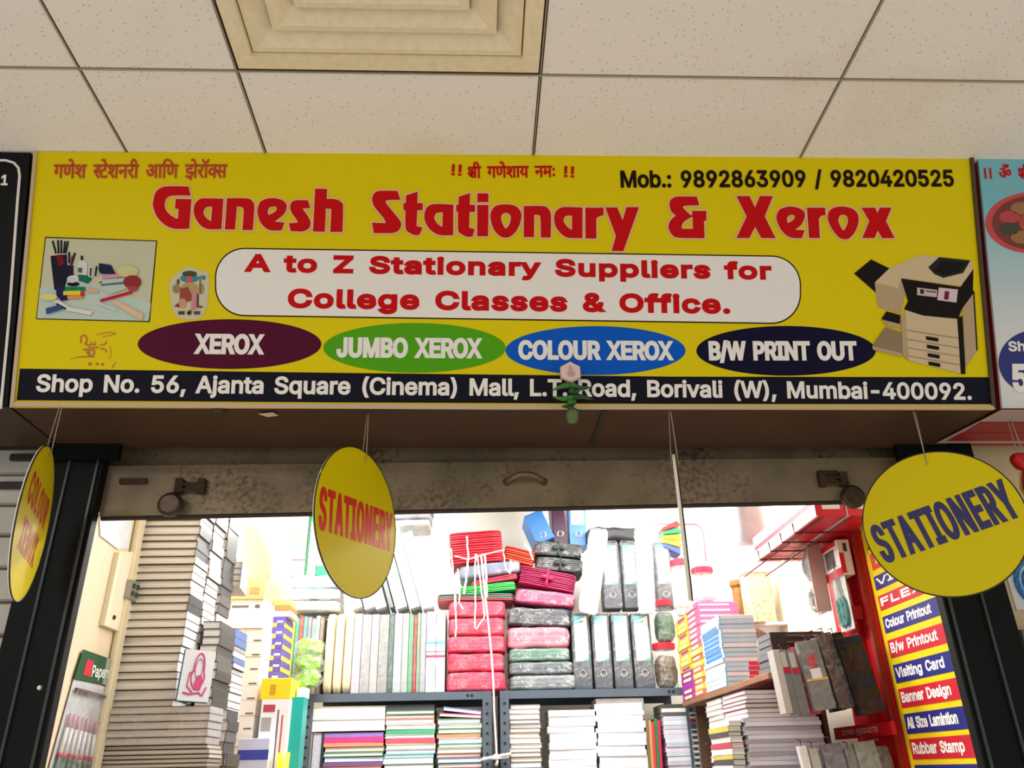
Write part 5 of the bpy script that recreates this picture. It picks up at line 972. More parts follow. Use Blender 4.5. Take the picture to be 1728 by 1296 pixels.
# leaning white files
zt3 = atY(660, 1034, YP).z+.012
LN = [(611, 24), (633, 26), (652, 27), (663, 22), (687, 25), (709, 20), (731, 18)]
for k, (bx_, _) in enumerate(LN):
    p = atY(bx_, 1034, YP+.01); wv_ = .0235 if k != 3 else .008; hh = .29+.022*k if k < 4 else .355; t = thing('box_file', 'white plastic-sleeved file leaning left, %s of the leaning row' % lnth(k), 'file', (p.x-wv_, YP+.012, zt3+.012), (0, -.30, 0), 'leaning white files')
    MB().box((-wv_, 0, 0), (wv_, .22, hh)).build('case', mat((236, 238, 240) if k != 3 else (120, 126, 134), .5, var=.05, scale=20), t, bevel=.002)
    if k in (2, 4): MB().box((-wv_*.6, -.0012, hh*.2), (wv_*.6, .001, hh*.42)).build('emblem', mat((170, 178, 178), .5), t)
    MB().box((wv_-.002, -.001, 0), (wv_+.0006, .001, hh)).build('edge', mat((140, 170, 160), .5), t)
    MB().lump((-wv_-.001, -.004, .001), (wv_+.001, .221, hh+.008), 14, .0015, 80+k, (8,)*3).build('plastic_sleeve', m_film, t)
for k, (py, c, nm) in enumerate(((893, (226, 230, 232), 'pale'), (878, (190, 196, 206), 'grey'), (862, (70, 80, 104), 'dark blue'))):
    a = atY(640+10*k, py+10, YP+.03); a.z = zt3+.385+.036*(k+0); t = bundle('wrapped_pack', '%s flat pack lying across the leaning files' % nm, a.x, a.x+.23-.02*k, YP+.03, .2, a.z, a.z+.032, mat(c, .45, var=.2, scale=20), 'flat packs on the leaning files', m_film2, None, 0, amp=.004, seed=90+k, ry=-.03, cat='pack')
# ------------------------------------------------------------------ notebooks and paper on the lower shelf
def stack(label, pa, pb, top_py, specs, Y=YP, dep=.2, spine='y', page=m_pagew, grp=None, z0=None, name='notebook', jit=.004, ct=.0014):
    """specs from the top down: (height, cover colour, word); the pile stands on the lower shelf"""
    x0, x1, _, zt = px4(pa, pb, top_py, top_py+30, Y); zb = (zl2+.001) if z0 is None else z0; tot = sum(s[0] for s in specs)
    sc = (zt-zb)/tot if z0 is None else 1; zc = zb+tot*sc
    for i, (h, c, wd_) in enumerate(specs):
        h *= sc; o = rnd.uniform(-jit, jit)
        sp_ = 'y' if (spine == 'x' and rnd.random() < .5) else spine
        book(label % (wd_, nth(i)), x0+o+.002, x1+o-.002, Y+abs(o), Y+dep, zc-h+.0003, zc-.0003, mat(c, .5, var=.1, scale=20), page, sp_, grp, rnd.uniform(-.012, .012), name, 'notebook', ct=ct if spine != 'x' else .0026); zc -= h
def cyc(n, pool, hs):
    out = []
    for i in range(n): c, w = pool[i % len(pool)]; out.append((hs[i % len(hs)], c, w))
    return out
PB = [((150, 120, 190), 'lilac'), ((206, 60, 130), 'magenta'), ((222, 150, 110), 'tan'), ((170, 140, 100), 'brown'), ((70, 150, 90), 'green'), ((60, 100, 180), 'blue'), ((120, 90, 130), 'plum'), ((190, 60, 60), 'red'), ((40, 110, 200), 'bright blue'), ((80, 180, 190), 'teal'), ((214, 90, 110), 'rose'), ((70, 130, 90), 'dark green')]
stack('%s notebook, %s in the pile below the two white ledgers', 546, 648, 1236, cyc(15, PB, (.011, .013, .009, .012)), grp='coloured notebooks below the ledgers', spine='x')
PC = [((60, 66, 70), 'charcoal'), ((60, 110, 70), 'green'), ((150, 150, 120), 'khaki'), ((226, 140, 130), 'salmon'), ((240, 240, 236), 'white'), ((80, 170, 120), 'mint'), ((190, 226, 240), 'ice blue'), ((222, 90, 110), 'pink'), ((250, 240, 190), 'cream and yellow'), ((160, 190, 220), 'sky'), ((90, 200, 200), 'aqua'), ((230, 230, 232), 'pale grey'), ((60, 120, 80), 'forest green'), ((190, 40, 60), 'crimson')]
stack('%s notebook, %s in the middle pile of the left unit', 651, 735, 1189, cyc(20, PC, (.012, .011, .009, .013)), grp='coloured notebooks in the middle pile', spine='x')
PD = [((70, 160, 130), 'sea green'), ((226, 232, 226), 'white'), ((60, 150, 70), 'green'), ((222, 150, 120), 'peach'), ((240, 238, 230), 'ivory'), ((60, 180, 170), 'turquoise'), ((206, 190, 150), 'sand'), ((196, 90, 70), 'rust'), ((60, 130, 190), 'blue'), ((120, 130, 100), 'olive'), ((226, 80, 120), 'pink')]
stack('%s notebook, %s in the pile against the shelf post', 738, 813, 1212, cyc(17, PD, (.012, .010, .012, .009)), grp='coloured notebooks against the post', spine='x')
zt_ = atY(775, 1213, YP).z
x0, x1, _, _ = px4(741, 812, 1190, 1212, YP)
book('red and white notebook tilted on the pile against the shelf post', x0, x1, YP, YP+.2, zt_+.006, zt_+.020, mat((214, 40, 70), .5), m_pagew, 'x', None, 0, 'notebook', 'notebook', ry=.06); book('blue notebook tilted on the pile against the shelf post', x0+.015, x1, YP, YP+.2, zt_+.024, zt_+.040, mat((50, 110, 220), .5), m_pagew, 'x', None, 0, 'notebook', 'notebook', ry=.12)
x0, x1, za_, zb_ = px4(517, 650, 1214, 1235, YP)
book('thick white ledger, lower of two under the steel shelf', x0, x1, YP-.004, YP+.24, za_+.003, zb_, mat((236, 234, 232), .6), m_pagew, 'w', None, 0, 'ledger', 'book'); book('thick white ledger, upper of two under the steel shelf', x0-.004, x1-.002, YP-.002, YP+.24, zb_+.001, zb_+.050, mat((230, 224, 214), .6), m_page, 'w', None, .015, 'ledger', 'book')
bk = thing('book', 'upright grey-paged book in a dark cover left of the notebook pile', 'book', (atY(546, 1270, YP).x, YP, zl2+.001)); hb = za_-zl2-.004
MB().box((-.046, .004, 0), (-.012, .2, hb)).build('page_block', mat((196, 198, 210), .7, var=.2, scale=150), bk); MB().box((-.012, 0, 0), (-.002, .2, hb)).box((-.049, 0, 0), (-.046, .2, hb)).build('cover', mat((40, 46, 56), .5), bk)
PE = [((56, 56, 58), 'black'), ((236, 232, 224), 'white'), ((206, 200, 190), 'grey-white'), ((110, 100, 92), 'grey'), ((226, 222, 214), 'off-white'), ((150, 110, 104), 'brown'), ((232, 190, 60), 'yellow'), ((240, 238, 232), 'white'), ((236, 234, 230), 'cream-white'), ((228, 224, 216), 'pale'), ((120, 100, 50), 'olive'), ((190, 160, 80), 'mustard'), ((70, 90, 150), 'blue'), ((240, 242, 244), 'bright white')]
stack('%s paperback, %s in the pile right of the post', 859, 912, 1188, cyc(20, PE, (.013, .013, .016, .012, .011)), grp='paperbacks right of the post', spine='w', name='paperback', jit=.008)
PW = [((242, 242, 244), 'white')]
x0, x1, _, z1 = px4(870, 1000, 1180, 1197, YP+.02)
stack('%s ream of loose sheets, %s in the left white paper pile', 924, 1004, 1198, [((.020, .014, .017)[k % 3], (244, 244, 246), 'white') for k in range(16)], page=mat((240, 240, 244), .8, var=.10, scale=160), grp='white paper in the left pile', name='paper_ream', jit=.006, ct=.0008)
stack('%s ream of loose sheets, %s in the right white paper pile', 1004, 1086, 1178, [((.018, .022, .014)[k % 3], (244, 244, 246), 'white') for k in range(17)], page=mat((240, 240, 244), .8, var=.10, scale=160), grp='white paper in the right pile', name='paper_ream', jit=.006, ct=.0008)
for k, (c, nm) in enumerate((((120, 100, 60), 'brown'), ((190, 150, 110), 'tan'), ((226, 60, 60), 'red'), ((30, 130, 70), 'green'), ((200, 40, 90), 'crimson'))):
    x0, x1, _, z1 = px4(1089+5*k, 1093.6+5*k, 1213+3*(k % 3), 1290, YP); t = thing('folder', 'thin upright %s folder between the paper and the spiral notebooks' % nm, 'folder', ((x0+x1)/2, YP, zl2+.001), (0, .03, 0), 'thin upright folders')
    MB().box((-.006, 0, 0), (.006, .22, z1-zl2)).build('folder', mat(c, .5), t, bevel=.002)
PS = [((206, 214, 226), 'pale blue'), ((222, 226, 232), 'blue-white'), ((196, 204, 220), 'grey-blue'), ((226, 214, 226), 'lilac-white')]
stack('%s spiral notebook, %s in the pile of spiral notebooks', 1118, 1163, 1188, [(.012, (70, 70, 66), 'dark'), (.012, (226, 224, 220), 'white'), (.012, (90, 90, 84), 'grey')]+cyc(18, PS, (.012, .014)), grp='spiral notebooks', spine='y', name='spiral_notebook')
# ------------------------------------------------------------------ left side: tall register stacks by the wall
YR = 2.475                                      # front of the first column
RB = 1.40                                       # counter top
cn = MB().box((XL+.001, 2.42, 0), (-.62, 3.44, RB)).build('counter', mat((150, 128, 100), .5)); tag(cn, 'low brown counter under the tall register stacks', 'counter')
m_edge = mat((92, 80, 68), .6)  # dark board colour takes in cloth and the shadow of gaps between registers
def regcol(label, x0, x1, y0, dep, zbot, ztop, hs, seed, grp, page=m_page, lean=0.0, cols=GR, ct=.0016):
    r_ = random.Random(seed); z_ = ztop; i = 0; out = []; prev = None
    while z_-.004 > zbot:
        h = r_.choice(hs); h = min(h, z_-zbot)
        if h < .010: break
        c = r_.choice(cols) if (prev is None or r_.random() > .45) else prev; prev = c; out.append((z_-h, z_, c)); z_ -= h
    for i, (a, b, c) in enumerate(out):
        o = r_.uniform(-.004, .004)+lean*(ztop-b)
        nm = {0: 'white', 1: 'dark', 2: 'grey'}[0 if min(c) > 190 else (1 if max(c) < 100 else 2)]
        book(label % (nm, nth(i)), x0+o, x1+o, y0+r_.uniform(0, .006), y0+dep, a+.0003, b-.0003, mat(c, .45, var=.08, scale=20), page, 'x', grp, r_.uniform(-.01, .01), ct=ct, board=m_edge)
zs = atY(290, 868, YR).z+.06; zm_ = atY(290, 1192, YR).z
xr_ = atY(320, 1000, YR).x
regcol('%s-spined register, %s in the tall front stack by the left wall', XL+.003, xr_, YR, .124, zm_, zs, (.020, .024, .028, .020), 5, 'registers in the tall front stack')
regcol('%s-spined register, %s in the second tall stack', XL+.003, xr_+.004, YR+.13, .124, atY(290, 1192, YR).z, zs+.03, (.022, .026, .034), 8, 'registers in the second stack')
regcol('%s-spined register, %s in the third tall stack', XL+.003, xr_+.010, YR+.26, .124, atY(290, 1192, YR).z, zs+.06, (.024, .03, .04), 15, 'registers in the third stack')
for y0 in (YR+.2, YR+.4):
    pass
# plastic-wrapped and plain registers carrying the stacks
zb2 = atY(260, 1258, YR).z; xw2 = atY(352, 1230, YR).x
for k in range(5):
    h = (zm_-zb2)/5; a = zm_-h*(k+1)
    t = book('grey wrapped register, %s of five under the tall front stack' % nth(k), XL+.004, xw2+.002*(k % 2), YR-.012, YR+.118, a+.0004, a+h-.0004, mat((170, 168, 166), .45), m_paged, 'x', 'wrapped registers', board=m_edge)
wp = thing('plastic_wrapper', 'clear shiny wrapper round the five grey registers under the tall stack', 'wrapper', (XL+.004, YR-.012, zb2))
MB().lump((-.003, -.011, .004), (xw2-XL+.009, .140, zm_-zb2-.004), 30, .0012, 3, (12,)*3).build('film', clear((245, 238, 240), .10, .08, .6), wp)
nn = 22; h = (zb2-RB-.001)/nn
regcol('%s-spined register, %s in the pile under the wrapped ones', XL+.004, xw2+.008, YR-.008, .13, RB+.001, zb2, (.011, .013), 21, 'registers under the wrapped ones', m_page, 0, [(150, 148, 140), (190, 186, 176), (110, 110, 108)])
regcol('%s-spined register, %s in the pile supporting the second stack', XL+.004, xw2+.01, YR+.135, .12, RB+.001, zm_, (.030, .036), 22, 'registers supporting the second stack', m_paged, 0, [(70, 70, 74), (60, 62, 66), (96, 96, 98)])
regcol('%s-spined register, %s in the pile supporting the third stack', XL+.004, xr_+.012, YR+.26, .124, RB+.001, zm_, (.030, .036), 23, 'registers supporting the third stack', m_paged, 0, [(80, 82, 84), (130, 132, 134)])
# shorter stack of registers in front of the deeper columns, and a few odd ones
x0, x1 = xr_+.012, xr_+.068
regcol('%s-spined register, %s in the short stack beside the tall one', x0, x1, YR+.125, .165, zm_-.12, atY(352, 1047, YR+.12).z, (.024, .028), 31, 'registers in the short stack', m_page, 0, [(84, 86, 86), (60, 62, 64), (200, 200, 204), (70, 74, 72)])
regcol('%s-spined register, %s in the pile under the short stack', atY(359, 1260, YR+.11).x, atY(379, 1260, YR+.11).x, YR+.145, .145, RB+.001, zm_-.121, (.034, .04), 33, 'registers at the foot of the short stack', m_paged, 0, [(48, 50, 54), (62, 62, 66), (56, 56, 60)])
regcol('%s-spined book, %s in the stack behind the short one', xr_+.012, xr_+.066, YR+.30, .15, RB+.001, atY(385, 1060, YR+.30).z, (.016, .02, .026), 34, 'books behind the short stack', m_pagew, 0, [(236, 236, 240), (206, 210, 220), (80, 110, 170), (150, 154, 160), (240, 240, 240), (96, 98, 100)])
x0, x1, z0, z1 = px4(370, 398, 944, 975, YR+.36)
for k in range(4): book('grey-covered register, %s of four jutting out of the third stack' % nth(k), x0-.004, x1, YR+.395, YR+.56, z1-.022*(k+1), z1-.022*k-.0006, mat((150, 150, 156), .45), m_paged, 'x', 'registers jutting out', rz=.12)
# picture card propped on the stack
p = atY(297, 1185, YR-.03); pc = thing('book', 'thin pale book with a pink printed drawing leaning on the wrapped registers', 'book', (p.x+.006, YR-.045, p.z+.004), (-.08, .05, .55))
MB().box((0, 0, 0), (.086, .018, .140)).build('block', mat((60, 100, 160), .5), pc)
MB().box((0, -.001, 0), (.086, .0, .140)).build('front_cover', mat((226, 230, 236), .45), pc)
mb = MB(); P = [(.040, -.002, .020), (.020, -.002, .040), (.022, -.002, .075), (.034, -.002, .082)]
mb.tube(P, .0022, 6); mb.tube([(.012, -.002, .022), (.030, -.002, .018), (.055, -.002, .024), (.066, -.002, .016), (.074, -.002, .040)], .0026, 6)
mb.tube([(.046+.020*math.cos(q)*(1 if math.sin(q) < 0 else .75), -.002, .082+.050*math.sin(q)) for q in [2*PI*i/20 for i in range(20)]], .0022, 6, 0, True); mb.tube([(.046+.010*math.cos(q), -.002, .088+.028*math.sin(q)) for q in [2*PI*i/16 for i in range(16)]], .0012, 6, 0, True)
mb.slab([(.040, -.0015, .030), (.058, -.0015, .030), (.062, -.0015, .055), (.056, -.0015, .072), (.044, -.0015, .070), (.038, -.0015, .050)], (0, -.001, 0)); mb.build('drawing', mat((206, 80, 130), .5), pc)
# ------------------------------------------------------------------ things on the left wall
def wl(px, py): return atX(px, py, XL)
def plate(name, label, cat, corners, th, m, grp=None):
    P = [wl(*c) for c in corners]; t = thing(name, label, cat, P[0]); mb = MB(); mb.slab([p-P[0]+Vector((.0006, 0, 0)) for p in P], (th, 0, 0)); mb.build('panel', m, t); return t, P[0]
t, o = plate('wall_sheet', 'white patterned sheet high on the cream left wall', 'sheet', ((166, 868), (222, 868), (214, 925), (197, 927), (167, 904)), .004, mat((226, 232, 236), .5, var=.10, scale=40))
t, o = plate('switchboard', 'cream electrical switchboard on the left wall beside the register stack', 'switchboard', ((193, 932), (250, 930), (213, 1073), (167, 1055)), .014, mat((240, 230, 200), .45))
P = [wl(*c)-o+Vector((.015, 0, 0)) for c in ((206, 978), (230, 985), (222, 1020), (200, 1008))]; mb = MB(); mb.slab(P, (.012, 0, 0)); sp = mb.build('switch_plate', mat((170, 168, 160), .4, .4), t)
mb = MB()
for k in range(3):
    for q in range(2):
        c = P[0]*(1-.22-.28*k)+P[1]*(.22+.28*k); c = c*(1-.3-.4*q)+(P[3]*(1-.22-.28*k)+P[2]*(.22+.28*k))*(.3+.4*q); mb.cbox(c+Vector((.014, 0, 0)), (.008, .010, .012))
mb.build('switch', mat((70, 84, 60), .5), sp)
c = wl(183, 1042)-o; MB().lathe([(.001, 0), (.007, 0), (.005, .004), (.001, .005)], c+Vector((.015, 0, 0)), 12, 0, Matrix.Rotation(PI/2, 3, 'Y')).build('screw', m_rust, t)
a, b = atX(252, 868, XL+.02), atX(205, 1120, XL+.02); mb = MB()
cdt = thing('conduit', 'cream vertical conduit between the switchboard and the registers', 'conduit', (XL+.011, YR-.028, 0)); MB().box((-.010, -.022, RB-.3), (.010, .022, ZC+.1)).build('trunking', mat((236, 222, 184), .5), cdt, bevel=.008)
# hanging pen pack
pp = thing('pen_pack', 'clear hanging pack of pens with a green header card on the left wall', 'pen pack', wl(135, 1096)); o = wl(135, 1096)
def wp_(px, py, e=.006): return wl(px, py)-o+Vector((e, 0, 0))
mb = MB(); mb.slab([wp_(136, 1096), wp_(176, 1110), wp_(168, 1154), wp_(120, 1146)], (.002, 0, 0)); hd = mb.build('header_card', mat((24, 84, 50), .45), pp)
mb = MB(); mb.slab([wp_(176, 1110), wp_(200, 1120), wp_(188, 1162), wp_(168, 1154)], (.002, 0, 0)); mb.build('card_side', mat((150, 160, 156), .45), pp)
mb = MB(); mb.slab([wp_(142, 1112, .0085), wp_(153, 1116, .0085), wp_(146, 1143, .0085), wp_(134, 1138, .0085)], (.0005, 0, 0)); mb.build('emblem', mat((206, 40, 60), .4), hd)
mb = MB(); a, b = wp_(148, 1142, .009), wp_(190, 1147, .009); ux = (b-a).normalized(); put(mb, line2d('Papersoft'), a, ux, Vector((1, 0, 0)).cross(ux)*-1 if Vector((1, 0, 0)).cross(ux).z < 0 else Vector((1, 0, 0)).cross(ux), (b-a).length, .030, .0012, 0, Vector((.0004, 0, 0)), CAP); mb.build('lettering', mat((226, 236, 226), .4), hd)
mb = MB(); mb.slab([wp_(121, 1146, .004), wp_(188, 1162, .004), wp_(158, 1330, .004), wp_(70, 1330, .004)], (.001, 0, 0)); mb.build('backing_card', mat((196, 200, 202), .5), pp)
mb = MB(); mb.tube([wp_(121, 1163, .012), wp_(135, 1168, .012), wp_(181, 1179, .012)], [.004, .006, .004], 8); mb.build('printed_pen', mat((84, 40, 50), .4), pp)
for k in range(9):
    a = wp_(112+7.2*k, 1204+2.2*k, .012); b = wp_(77+10*k, 1330, .012); mb = MB(); mb.tube([a, a*.8+b*.2], .0038, 8, 1); mb.tube([a*.8+b*.2, a*.35+b*.65], .0052, 8, 0); mb.tube([a*.46+b*.54, a*.40+b*.60], .0058, 8, 2); mb.tube([a*.40+b*.60, b], .0052, 8, 3)
    mb.build('pen', [mat((226, 224, 222), .35), mat((206, 150, 170), .4), mat((206, 50, 70), .4), mat((50, 90, 60), .4)], pp, smooth=True)
mb = MB(); mb.slab([wp_(121, 1150, .020), wp_(190, 1164, .020), wp_(160, 1330, .020), wp_(68, 1330, .020)], (.001, 0, 0)); mb.build('clear_sleeve', clear((240, 240, 240), .07, .08, .6), pp)
# ------------------------------------------------------------------ cartons and packs between the registers and the back shelf
m_kraft = mat((206, 168, 112), .6, var=.08, scale=12); m_cw = mat((232, 226, 214), .55, var=.05, scale=16); m_ink = mat((96, 92, 90), .5); m_inkr = mat((190, 80, 70), .5); m_side = mat((206, 200, 188), .55)
YC = 3.12
x0, x1, z0, z1 = px4(385, 447, 975, 1012, YC); mk = [('f', .60, .86, .25, .55, mat((176, 136, 84), .6))]
ztop_ = z0
carton('carton', 'brown kraft carton on top of the small box columns', x0, x1, YC, YC+.24, z0+.001, z1, m_kraft, mk)
x0, x1, z0, z1 = px4(383, 446, 1012, 1060, YC); carton('carton', 'wide off-white carton under the brown kraft carton', x0, x1, YC+.004, YC+.24, z0, z1+.001, m_cw, [('f', .1, .55, .72, .8, m_ink), ('f', .72, .85, .7, .82, m_ink)]); zq = z0
def boxcol(label, pa, pb, y_top, Y, h, dep, mfn, grp, zb=RB+.001, zt=None, ww=None):
    x0, x1, _, z1 = px4(pa, pb, y_top, y_top+20, Y)
    if ww: x1 = x0+ww
    z1 = zt if zt else z1; n = max(1, round((z1-zb)/h)); h = (z1-zb)/n
    for i in range(n):
        m, mk = mfn(i); o = rnd.uniform(-.0015, .0015)
        carton('small_carton', label % nth(i), x0+o, x1+o, Y+abs(o), Y+dep, z1-h*(i+1)+.0003, z1-h*i-.0003, m, mk, grp)
def mk_print(i): return m_cw, [('f', .12, .5+.3*(i % 2), .55, .8, m_ink), ('f', .15, .4, .2, .38, (m_ink, m_inkr)[i % 3 == 0]), ('e', .1, .8, .4, .7, m_ink), ('f', .58, .92, .14, .30, m_ink), ('f', .04, .09, .1, .9, m_inkr)]
boxcol('small printed white box, %s in the column under the wide carton', 383, 412, 1062, YC+.006, .040, .20, mk_print, 'small printed boxes in the first column', zt=zq-.001)
boxcol('plain off-white box, %s in the column right of the printed boxes', 413, 445, 1062, YC+.006, .052, .20, lambda i: (mat((226, 218, 206), .55), [('f', .5, .9, .1, .2, m_ink), ('f', .06, .1, .1, .9, m_side)]), 'plain off-white boxes', zt=zq-.001)
m_yl = mat((236, 220, 60), .5); m_vi = mat((84, 70, 150), .5)
boxcol('yellow and violet striped box, %s in the striped column', 452, 481, 1040, YC+.14, .040, .16, lambda i: (m_vi if i % 2 == 0 else mat((90, 76, 156), .5), [('f', 0, .55, .0, .38, m_yl), ('f', .56, .9, .4, .6, m_cw), ('e', 0, 1, .0, .38, m_yl)]), 'striped boxes', zb=atY(460, 1152, YC+.14).z)
zy = atY(460, 1152, YC+.14).z
for k, (c, nm) in enumerate((((240, 230, 200), 'cream'), ((226, 110, 60), 'orange'), ((200, 224, 90), 'lime'))):
    x0, x1, _, _ = px4(462, 492, 1000, 1040, YC+.15); zz_ = atY(470, 1040, YC+.14).z+.001+.022*k; carton('small_carton', 'flat %s box on top of the striped column' % nm, x0, x1-.004*k, YC+.15, YC+.28, zz_, zz_+.021, mat(c, .5), (), 'flat boxes on the striped column')
x0, x1, z0, z1 = px4(440, 490, 1156, 1180, YC-.02); zz_ = z0
carton('box', 'bright yellow box above the large printed white carton', x0, x1, YC-.02, YC+.13, z0+.0005, zy-.001, mat((240, 206, 20), .45), [('f', .3, .5, .2, .7, mat((200, 150, 10), .5))])
x0, x1, _, z1 = px4(436, 484, 1180, 1296, YC-.02)
carton('carton', 'large white printed carton under the yellow box', x0, x1, YC-.02, YC+.13, RB+.001, z1, mat((224, 224, 226), .5), [('f', .05, .4, .70, .83, mat((150, 146, 140), .5)), ('f', .08, .5, .88, .95, mat((170, 60, 70), .5)), ('f', .1, .55, .58, .62, m_ink), ('f', .6, .66, .2, .9, m_ink), ('f', .76, .82, .3, .85, m_inkr), ('f', .2, .5, .40, .45, m_ink)])
x0, x1, z0, z1 = px4(486, 508, 1176, 1296, YC+.02)
tb = carton('box', 'tall teal box with white cap standing beside the printed carton', x0, x1, YC+.02, YC+.10, RB+.001, z1, mat((20, 168, 158), .4), ()); MB().box((-.012, -.002, z1-RB), (.020, .07, z1-RB+.035)).build('cap', mat((230, 226, 220), .5), tb)
x0, x1, z0, z1 = px4(402, 454, 1246, 1276, YC-.10)
pb_ = carton('pen_box', 'clear pen box with a blue band below the printed boxes', x0, x1, YC-.10, YC-.01, RB+.001, z1, mat((206, 212, 236), .35), [('f', 0, 1, .70, .84, mat((60, 70, 170), .4))])
mb = MB(); w = (x1-x0)/2
for k in range(12): mb.tube([(-w+.006+(2*w-.012)*k/11, -.006, (z1-RB)*.42), (-w+.006+(2*w-.012)*k/11, -.006, (z1-RB)*.98)], .0026, 6)
note(mb.build('pen_row', mat((160, 168, 216), .4), pb_), 'row of pale blue pens')
cp = thing('cup', 'small yellow plastic cup at the foot of the teal box', 'cup', (atY(477, 1290, YC-.06).x, YC-.06, RB)); MB().lathe([(.001, 0), (.016, 0), (.022, atY(477, 1270, YC-.06).z-RB), (.018, atY(477, 1270, YC-.06).z-RB), (.001, .02)], (0, 0, 0), 18).build('cup', mat((244, 214, 20), .4), cp, smooth=True)
# green snack-like packets
for k, (px, py, nm) in enumerate(((524, 1095, 'topmost'), (521, 1122, 'middle'), (518, 1148, 'lowest'))):
    p = atY(px, py, YF-.05); t = thing('packet', 'green and white plastic packet, %s of three hanging before the thin files' % nm, 'packet', p, (0, .2-.2*k, 0), 'green plastic packets')
    MB().lump((-.052, -.02, -.030), (.052, .02, .034), 3, .016, k+60, (9,)*3, sc=34).build('pouch', mat((150, 214, 40), .35, var=.5, scale=34), t, smooth=True); MB().lump((-.062, -.026, -.036), (.062, .026, .042), 3.5, .010, k+66, (8,)*3, sc=30).build('clear_film', m_film2, t)
    mb = MB(); mb.tube([(0, -.012, .03), (.002, .0, .05), (.004, .03, .056)], .0012, 6); mb.build('loop', m_lace, t)
# ------------------------------------------------------------------ wooden side shelf with packets (right)
XS = .85; ZW = H+.251; m_wood = mat((150, 108, 76), .5, var=.2, scale=10); Y0, Y1 = 2.465, 3.57
ws = thing('side_shelf', 'brown wooden side shelf along the right wall', 'shelf', ((XS+1.13)/2, (Y0+Y1)/2, 0))
a = (1.13-XS)/2-.002; b = (Y1-Y0)/2
MB().box((-a, -b, ZW-.018), (a, b, ZW)).build('board', m_wood, ws, bevel=.002); MB().box((-a+.006, -b+.004, ZW-.45), (a, b, ZW-.43)).build('board', m_wood, ws)
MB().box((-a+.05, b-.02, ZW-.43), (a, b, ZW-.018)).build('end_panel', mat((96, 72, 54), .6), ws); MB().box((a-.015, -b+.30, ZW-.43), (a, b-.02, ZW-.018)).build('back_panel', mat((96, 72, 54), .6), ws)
MB().box((-a+.02, -b+.02, 0), (a, b, ZW-.45)).build('cabinet', m_wood, ws)
def ys_at(px, py): return atX(px, py, XS)
def pstack(label, x0, x1, y0, y1, z1, h, mfn, grp, name='packet_box', zb=None, jit=.003):
    zb = ZW+.0005 if zb is None else zb; n = max(1, round((z1-zb)/h)); h = (z1-zb)/n
    for i in range(n):
        o = rnd.uniform(-jit, jit); m, mk = mfn(i, n)
        carton(name, label % nth(i), x0+o, x1+o*.5, y0+abs(o), y1, z1-h*(i+1)+.0003, z1-h*i-.0003, m, mk, grp, 'box', rnd.uniform(-.01, .01))
yA, yB, yC2, yD, yE = 3.56, ys_at(1172, 1180).y, ys_at(1192, 1170).y, ys_at(1226, 1158).y, ys_at(1268, 1142).y
m_ye = mat((236, 206, 50), .45, var=.3, scale=50); m_pu = mat((170, 60, 170), .45, var=.3, scale=50); m_or = mat((236, 110, 70), .45, var=.2, scale=50); m_pk = mat((236, 90, 130), .45); m_bl = mat((40, 130, 220), .4, var=.2, scale=30); m_lb = mat((196, 222, 240), .45, var=.08, scale=30); m_wp = mat((236, 238, 242), .45, var=.05, scale=30)
zt = lambda px, py, y: (E0+ray(px, py)*(y/ray(px, py).y)).z
pstack('yellow or purple packet, %s in the farthest stack on the side shelf', XS+.006, XS+.16, yB+.004, yA, zt(1146, 1035, yB), .022, lambda i, n: ((m_ye if i < n*.62 else m_pu), [('w', .2, .8, .2, .7, (m_pu if i % 3 == 0 else mat((250, 236, 170), .5))), ('f', .1, .9, .25, .7, mat((250, 236, 190), .5))]), 'farthest packets')
pstack('pink or orange packet, %s in the second stack from the back', XS+.005, atY(1246, 1030, yC2).x, yC2+.004, yB-.002, zt(1170, 1015, yC2), .021, lambda i, n: ((m_pk if i < n*.42 else (m_or if i % 2 else m_ye)), [('w', .1, .7, .3, .8, mat((250, 224, 200), .5)), ('f', .05, .8, .3, .6, mat((250, 220, 226), .5))]), 'second packets')
pstack('white or blue packet, %s in the third stack from the back', XS+.004, atY(1281, 1100, yD).x, yD+.003, yC2-.002, zt(1225, 1037, yD), .0155, lambda i, n: ((m_lb if i % 3 else m_wp), [('w', .1, .9, .1, .85, m_bl if .12*n < i < n*.55 else m_wp), ('f', .02, .98, .0, .10, mat((176, 186, 210), .5)), ('f', .0, .05, .2, 1, mat((150, 206, 232), .5))]+([('f', .66, .98, .2, 1, mat((236, 40, 80), .45))] if n-6 < i < n-1 else [])), 'third packets')
m_bp = mat((52, 50, 50), .35, var=.3, scale=30); m_gp = mat((120, 122, 128), .35, var=.3, scale=40)
pstack('dark pencil pack, %s in the black pile on the side shelf', XS+.03, XS+.20, Y0+.02, yE-.004, zt(1300, 1066, Y0+.02), .019, lambda i, n: (m_bp, [('w', 0, 1, .1, .9, m_gp), ('f', .3, .95, .35, .6, mat((120, 96, 60), .35))]), 'dark pencil packs', jit=.006)
# jars standing on the farthest packets
zj = zt(1146, 1035, yB)
for args in (('red-lidded jar with red and white label, left one on the packet stacks', 1137, 1171, 941, 952, yB+.06, zj+.001), ('red-lidded jar with pale label, right one on the packet stacks', 1174, 1211, 954, 964, yC2+.03, zt(1170, 1015, yC2)+.001)):
    lab_, p0, p1, t0, t1, Yj, zb_ = args; jar(lab_, p0, p1, t0, t1, 1020, Yj, mat((240, 226, 224), .5, var=.2, scale=40) if p0 > 1150 else mat((236, 206, 206), .5, var=.3, scale=30), mat((200, 206, 216), .5), zb_)
